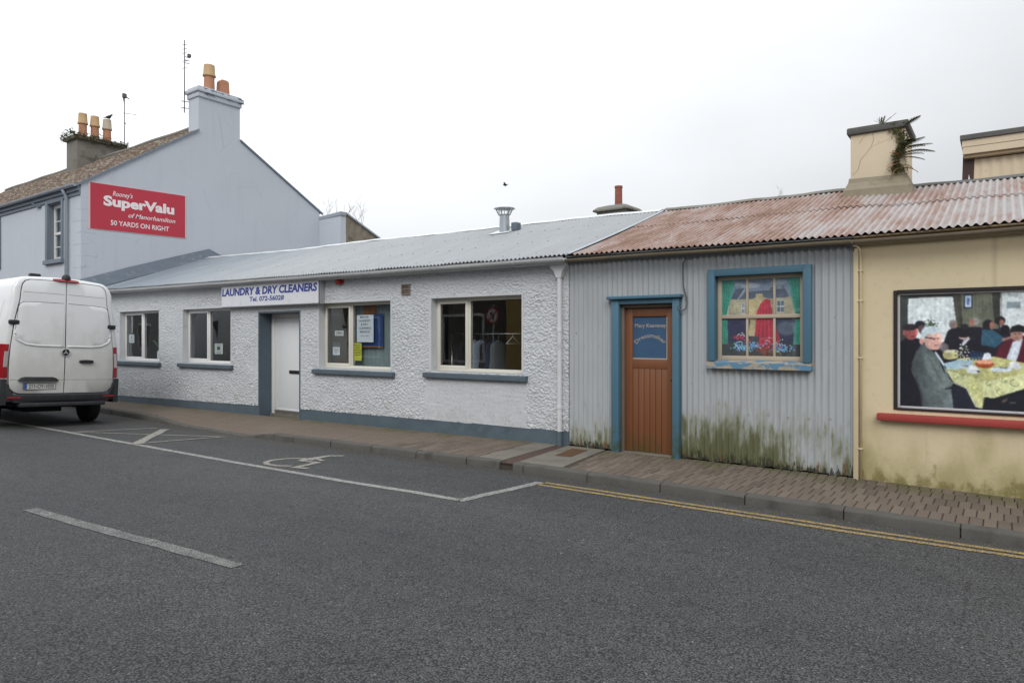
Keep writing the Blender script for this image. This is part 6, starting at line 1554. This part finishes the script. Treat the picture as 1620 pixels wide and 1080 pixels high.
for sg in (-1, 1):
    pl_ = door_poly(sg, 0)
    grow = [(y * 1.0 + (math.copysign(.012, y) if abs(y) > .02 else 0), h + (.012 if h > 1.6 else -.012)) for y, h in pl_]
    panel(grow, -.06, .004, 'door_seam', 'seam', van, .001)
    d = panel(pl_, -.04, .022, 'rear_door', 'van', van, .007)
    e = sg
    wp = [(.035, 1.52), (.035, 2.325), (.45, 2.32), (hwid(2.3) - .20, 2.305), (hwid(2.25) - .155, 2.28), (hwid(2.2) - .135, 2.22), (hwid(2.0) - .145, 2.0), (hwid(1.8) - .15, 1.8), (hwid(1.72) - .155, 1.70), (hwid(1.6) - .20, 1.62), (hwid(1.55) - .34, 1.545), (.45, 1.522)]
    wp = [(e * y, h) for y, h in wp]
    gr = [(y + (e * .006 if abs(y) > .3 else 0), h + (.009 if h > 1.9 else -.0)) for y, h in wp]
    panel(gr, .012, .0235, 'pressing_shade', 'seam', d, .001)  # dark rim painting the shade of the groove around the pressing
    panel(wp, .012, .0265, 'pressed_panel', 'van', d, .004)
    lo = [wp[0]] + wp[:0:-1][:5]; lo = [Vector((p[0], p[1])) for p in lo]; pts_ = []
    for a_, b_ in zip(lo, lo[1:]): pts_ += [a_.lerp(b_, i_ / 6) for i_ in range(6)]
    pts_.append(lo[-1]); mb = MB(); rr_ = []
    for i_, p_ in enumerate(pts_):
        f_ = min(1, (len(pts_) - i_) / 8, 1); t_ = (pts_[min(i_ + 1, len(pts_) - 1)] - pts_[max(i_ - 1, 0)]).normalized(); nn_ = Vector((-t_.y, t_.x)); nn_ = nn_ if nn_.y > 0 else -nn_
        rr_.append([rpt(*(p_ + nn_ * .030 * f_), .020), rpt(*(p_ + nn_ * .008 * f_), .030), rpt(*(p_ - nn_ * .004), .044 * (.5 + .5 * f_)), rpt(*(p_ - nn_ * .03 * f_), .022), rpt(*(p_ - nn_ * .03 * f_), .01), rpt(*(p_ + nn_ * .03 * f_), .01)])
    mb.ring_loft(rr_); mb.build('panel_ledge', 'van', d, True)
    cr_ = [(e * .03, 2.497), (e * .03, 2.503), (e * (hwid(2.42) - .16), 2.497), (e * (hwid(2.42) - .16), 2.492)]
    panel(cr_, .01, .0232, 'crease_shade', 'seam', d, .0005)  # thin dark strip drawn in place of the upper crease's shade
    cr_ = [(e * .008, .888), (e * .008, .893), (e * (hwid(.9) - .135), .893), (e * (hwid(.9) - .135), .888)]
    panel(cr_, .01, .0232, 'crease_shade', 'seam', d, .0005)  # same dark strip painting shade along the lower crease
    hy = hwid(1.93) - .11
    mb = MB(); q = rpt(e * hy, 1.93, .03); mb.bbox(q[0] - .09, q[1] - .075, q[2] - .04, q[0] + .016, q[1] + .08, q[2] + .04, .018); mb.build('hinge', 'black', d, 'auto')
    hy = hwid(.78) - .06
    if sg == 1:
        q = rpt(.37, 1.235, .022); mb = MB(); mb.ring_loft([[(q[0] + dx * .045 + .002, q[1] + yy_, q[2] + zz_ * hh) for yy_, zz_ in ((-.13 * hh, 0), (-.11 * hh, .03), (0, .036), (.11 * hh, .03), (.13 * hh, 0), (.11 * hh, -.028), (0, -.028), (-.11 * hh, -.028))] for dx, hh in ((0, 1), (.5, 1), (.85, .9), (1, .75))]); mb.build('door_handle', 'black', d, 'auto')
    # tail light wrapping the rear corner
    mb = MB(); rings = []
    for h in (.92, .96, 1.1, 1.3, 1.45, 1.5, 1.53):
        w = hwid(h); t_ = .75 if h > 1.5 or h < .94 else 1
        wi = .105 if h < 1.4 else .10
        rings.append([(rear_x(h, w) + .012 - .0, e * (w - wi), h), (rear_x(h, w) + .022 * t_ - .008, e * (w - .055), h), (rear_x(h, w) - .03, e * (w - .012), h), (rear_x(h, w) - .085, e * (w + .006), h), (rear_x(h, w) - .17, e * (w + .008), h), (rear_x(h, w) - .17, e * (w - .05), h), (rear_x(h, w) - .09, e * (w - .10), h)])
    mb.ring_loft(rings); tl = mb.build('tail_light', 'red_lens', van, 'auto')
    mb = MB(); rings = []
    for h in (1.12, 1.14, 1.36, 1.40):
        w = hwid(h); rings.append([(rear_x(h, w) + .019, e * (w - .100), h), (rear_x(h, w) + .0225, e * (w - .05), h), (rear_x(h, w) + .006, e * (w - .042), h), (rear_x(h, w) + .006, e * (w - .10), h)])
    mb.ring_loft(rings); mb.build('reversing_lens', 'clear_lens', tl)
# bumper, step, reflectors
mb = MB(); rings = []
for y_ in np.linspace(-1.0, 1.0, 21):
    wv = abs(y_); up_ = .63 if wv < .82 else lerp(.63, .90, sm((wv - .82) / .12)); bx = rear_x(.6, y_) + .045 - .10 * sm((wv - .84) / .18)
    rings.append([(bx - .12, y_, .50), (bx, y_, .50), (bx + .012, y_, .53), (bx + .012, y_, up_ - .025), (bx - .01, y_, up_), (bx - .12, y_, up_)])
mb.ring_loft(rings); bp = mb.build('bumper', 'van_black', van, 'auto')
for e in (-1, 1):
    mb = MB(); mb.ring_loft([[(-.02 - s_, e * (hwid(.6) + .012), .44), (-.02 - s_, e * (hwid(.6) + .012), .905), (-.02 - s_, e * (hwid(.6) - .08), .905), (-.02 - s_, e * (hwid(.6) - .08), .44)] for s_ in (0, .25, .5)]); mb.build('bumper_corner', 'van_black', bp, 'auto')
    mb = MB(); q = e * .78; mb.bbox(rear_x(.6, q) + .045, q - .12, .552, rear_x(.6, q) + .064, q + .12, .582, .006); mb.build('reflector', 'red_lens', bp)
mb = MB(); mb.bbox(-.10, -.72, .40, .10, .72, .475, .02); mb.bbox(-.12, -.8, .476, .02, .8, .505, .01); mb.build('rear_step', 'van_black', van, 'auto')
# plate, light bar, star badge, high brake light, camera
q = rpt(-.40, .775, .022)
mb = MB(); mb.bbox(q[0] + .0, -.66, .715, q[0] + .010, -.14, .828, .003); pt = mb.build('number_plate', 'plate', van)
mb = MB(); mb.box(q[0] + .0102, -.652, .722, q[0] + .0115, -.605, .821); mb.build('blue_band', 'eu_blue', pt)
lettering('211-OY-1035', 'lettering', (q[0] + .0118, -.575, .737), (0, 1, 0), (0, 0, 1), .405, .072, 'ink', pt, .006)
mb = MB()
for b in ((-.662, .713, -.138, .719), (-.662, .824, -.138, .83), (-.662, .719, -.657, .824), (-.143, .719, -.138, .824)): mb.box(q[0] + .001, b[0], b[1], q[0] + .0125, b[2], b[3])
mb.build('plate_holder', 'black', pt)
mb = MB(); mb.ring_loft([[(q[0] - .01, y0_, .868), (q[0] - .01, y0_ + .0, .868 + hh), (q[0] + dd, y0_, .868 + hh * .85), (q[0] + dd + .004, y0_, .868)] for y0_, hh, dd in ((-.745, .012, .01), (-.70, .06, .035), (-.64, .078, .055), (-.20, .078, .055), (-.14, .06, .04), (-.095, .012, .01))]); mb.build('plate_light', 'van_black', van, 'auto')
q = rpt(0, 1.405, .03)
mb = MB(); mb.lathe([(.072, 0), (.072, .012), (.066, .018), (.001, .019)], q, 28, 'x'); bd = mb.build('badge', 'black', van, 'auto')
mb = MB()
for k in range(3):
    a = math.pi / 2 + k * 2 * math.pi / 3; ca, sa = math.cos(a), math.sin(a); mb.prism([(q[0] + .020, q[1] - .011 * sa, q[2] + .011 * ca), (q[0] + .020, q[1] + .066 * ca, q[2] + .066 * sa), (q[0] + .020, q[1] + .011 * sa, q[2] - .011 * ca)], (.003, 0, 0))
n_ = 28; ri = [[(q[0] + dx, q[1] + rr * math.cos(2 * math.pi * k / n_), q[2] + rr * math.sin(2 * math.pi * k / n_)) for k in range(n_)] for rr, dx in ((.064, .018), (.064, .023), (.073, .022), (.074, .01))]
mb.ring_loft(ri, cap=False); mb.build('three_point_star', 'chrome', bd)
mb = MB(); zz_ = 2.775; mb.ring_loft([[(-.26, y_, zz_ - .03), (-.055 + dx, y_, zz_ - .03), (-.085 + dx, y_, zz_ + .018 - .01 * abs(y_) * 3), (-.26, y_, zz_ + .04 - .01 * abs(y_) * 3)] for y_, dx in ((-.22, -.04), (-.15, 0), (0, .01), (.15, 0), (.22, -.04))]); mb.build('brake_light', 'red_lens', van, 'auto')
mb = MB(); mb.lathe([(.075, 2.78), (.075, 2.825), (.06, 2.865), (.025, 2.89), (.002, 2.895)], (-.12, 0.0, 0), 14); mb.bbox(-.16, -.05, 2.82, -.075, .05, 2.84, .008); mb.build('reversing_camera', 'black', van, 'auto')
mb = MB(); mb.bbox(-.75, -.42, 2.80, -.62, -.24, 2.90, .02); mb.tube([(-.68, -.26, 2.85), (-.66, .05, 2.845), (-.66, .22, 2.845)], .014, 6); mb.bbox(-.68, -.02, 2.80, -.64, .06, 2.85, .01); mb.build('roof_aerial', 'black', van, 'auto')
# side panel pressings on the street side and kerb side
for e in (-1, 1):
    for s0_, s1_ in ((.45, 1.75), (1.9, 3.1)):
        mb = MB(); rings = []
        for s_ in (s0_, s0_ + .05, s1_ - .05, s1_):
            k = .6 if s_ in (s0_, s1_) else 1
            rings.append([(-s_, e * (hwid(h) + .006 * k), h) for h in (1.48, 1.55, 1.8, 2.1, 2.26, 2.32)])
        mb.ring_loft(rings, cap=False, closed=False); mb.build('side_pressing', 'van', van, True)
    mb = MB(); mb.bbox(-3.6, e * 1.0 - .02, .62, -.5, e * 1.0 + .02, .76, .01); mb.build('side_moulding', 'van_black', van)
    mb = MB(); mb.prism([(-3.3, e * (hwid(1.5) + .004), 1.45), (-4.75, e * (hwid(1.5) - .025), 1.45), (-4.3, e * (hwid(2.1) - .03), 2.12), (-3.3, e * (hwid(2.1) + .004), 2.2)], (0, -e * .02, 0)); mb.build('side_window', 'black', van)
mb = MB(); mb.box(-5.6, -.80, .40, -.15, .80, .60); mb.box(-1.6, -.5, .28, -.3, .1, .399); mb.tube([(-1.02, -.85, .36), (-1.02, .85, .36)], .06, 10); mb.tube([(-2, .35, .38), (-.25, .42, .36)], .035, 8); mb.build('underbody', 'under', van)
def wheel_at(s_, y_, name='wheel'):
    mb = MB(); r_o = .345; w = .115
    mb.lathe([(.20, -w), (.30, -w), (.33, -w * .9), (r_o, -w * .6), (r_o, w * .6), (.33, w * .9), (.30, w), (.20, w)], (-s_, y_, r_o - .004), 28, 'y'); wh = mb.build(name, 'tyre', van, 'auto')
    mb = MB(); mb.lathe([(.205, -w * .8), (.19, -w * .3), (.05, -w * .2), (.05, w * .2), (.19, w * .3), (.205, w * .8)], (-s_, y_, r_o - .004), 20, 'y'); mb.build('rim', 'rim', wh, 'auto')
for s_ in (1.0, 4.9):
    for e in (-1, 1): wheel_at(s_, e * .86)

# ------------------------------------------------------------------ across the street (seen in the panes)
def opp(x0, x1, h, mat, name, label, doors):
    t = thing(name, label, 'building', ((x0 + x1) / 2, -5, 0)); mb = MB(); mb.box(x0, -11, -.6, x1, -4.5, h); mb.build('wall', mat, t)
    mb = MB(); mb.ring_loft([[(x, -4.2, h - .1), (x, -7.75, h + 1.5), (x, -11.3, h - .1), (x, -11.3, h - .25), (x, -4.2, h - .25)] for x in (x0, x1)]); mb.build('roof', 'flash', t)
    for a, b, z0, z1, m in doors:
        mb = MB(); mb.box(a - .1, -4.49, z0 - .1, b + .1, -4.46, z1 + .1); w_ = mb.build('window', 'opp_white', t); mb = MB(); mb.box(a, -4.458, z0, b, -4.445, z1); mb.build('pane', m, w_)
opp(-15.9, -11.5, 4.9, 'opp_yellow', 'yellow_house', 'yellow painted house across the street mirrored in the right laundry window', [(-15.0, -14.0, 0, 2.2, 'opp_grey'), (-13, -11.8, .9, 2.3, 'opp_dark'), (-15, -13.9, 3.3, 4.7, 'opp_dark')])
opp(-11.45, 3, 4.7, 'opp_wall', 'grey_shop', 'grey rendered shop across the street mirrored in the painted window panes', [(-9, -7.6, .9, 2.3, 'opp_dark'), (-9, -7.8, 3.1, 4.3, 'opp_dark'), (-5, -3.6, .9, 2.3, 'opp_dark'), (-1, .2, .9, 2.3, 'opp_dark')])
opp(-26, -15.95, 4.9, 'opp_grey', 'brown_shop', 'dark brown shop across the street mirrored in the laundry panes', [(-19, -17, .6, 2.4, 'opp_dark'), (-25, -23, .7, 2.4, 'opp_dark'), (-22, -20.8, .7, 2.4, 'opp_dark'), (-24.5, -23.4, 3.4, 4.8, 'opp_dark'), (-20, -18.9, 3.4, 4.8, 'opp_dark')])
opp(-46, -26.05, 4.8, 'opp_wall', 'grey_terrace', 'grey terrace across the street mirrored in the windows near the van', [(-45 + i * 3.3, -43.8 + i * 3.3, .9, 2.3, 'opp_dark') for i in range(6)] + [(-45 + i * 3.3, -43.8 + i * 3.3, 3.1, 4.4, 'opp_dark') for i in range(6)])
mb = MB(); rows = [[(x, y, L(x) + z) for y, z in ((-2.0, -.12), (-2.0, .0), (-4.6, .03), (-4.6, -.6))] for x in np.arange(-46, 30.1, 2)]
mb.ring_loft(rows, cap=True, closed=True); struct(mb.build('far_pavement', 'patch'))
rs = thing('road_sign', 'round red ringed no turn sign mirrored in the large laundry pane', 'road sign', (-15, -2.5, 0))
mb = MB(); mb.tube([(-15, -2.56, -.1), (-15, -2.56, 2.7)], .03, 8); mb.build('post', 'galv', rs, True)
cz_ = 2.33
def disc(r, y_, th, n=32): 
    m = MB(); m.lathe([(r, 0), (r, th)], (-15, y_, cz_), n, 'y'); return m
disc(.30, -2.52, .006).build('sign_face', 'road_red', rs); disc(.235, -2.5135, .003).build('sign_centre', 'opp_white', rs)
mb = MB(); yq = -2.508
mb.prism([(-15.03, yq, cz_ - .15), (-14.97, yq, cz_ - .15), (-14.97, yq, cz_ + .03), (-15.08, yq, cz_ + .09), (-15.08, yq, cz_ + .13), (-15.15, yq, cz_ + .07), (-15.08, yq, cz_ + .01), (-15.08, yq, cz_ + .04), (-15.03, yq, cz_ + .0)], (0, -.002, 0)); mb.build('arrow', 'black', rs)
mb = MB(); mb.prism([(-15.19, yq + .002, cz_ - .15), (-15.15, yq + .002, cz_ - .19), (-14.81, yq + .002, cz_ + .15), (-14.85, yq + .002, cz_ + .19)], (0, -.0018, 0)); mb.build('slash', 'road_red', rs)
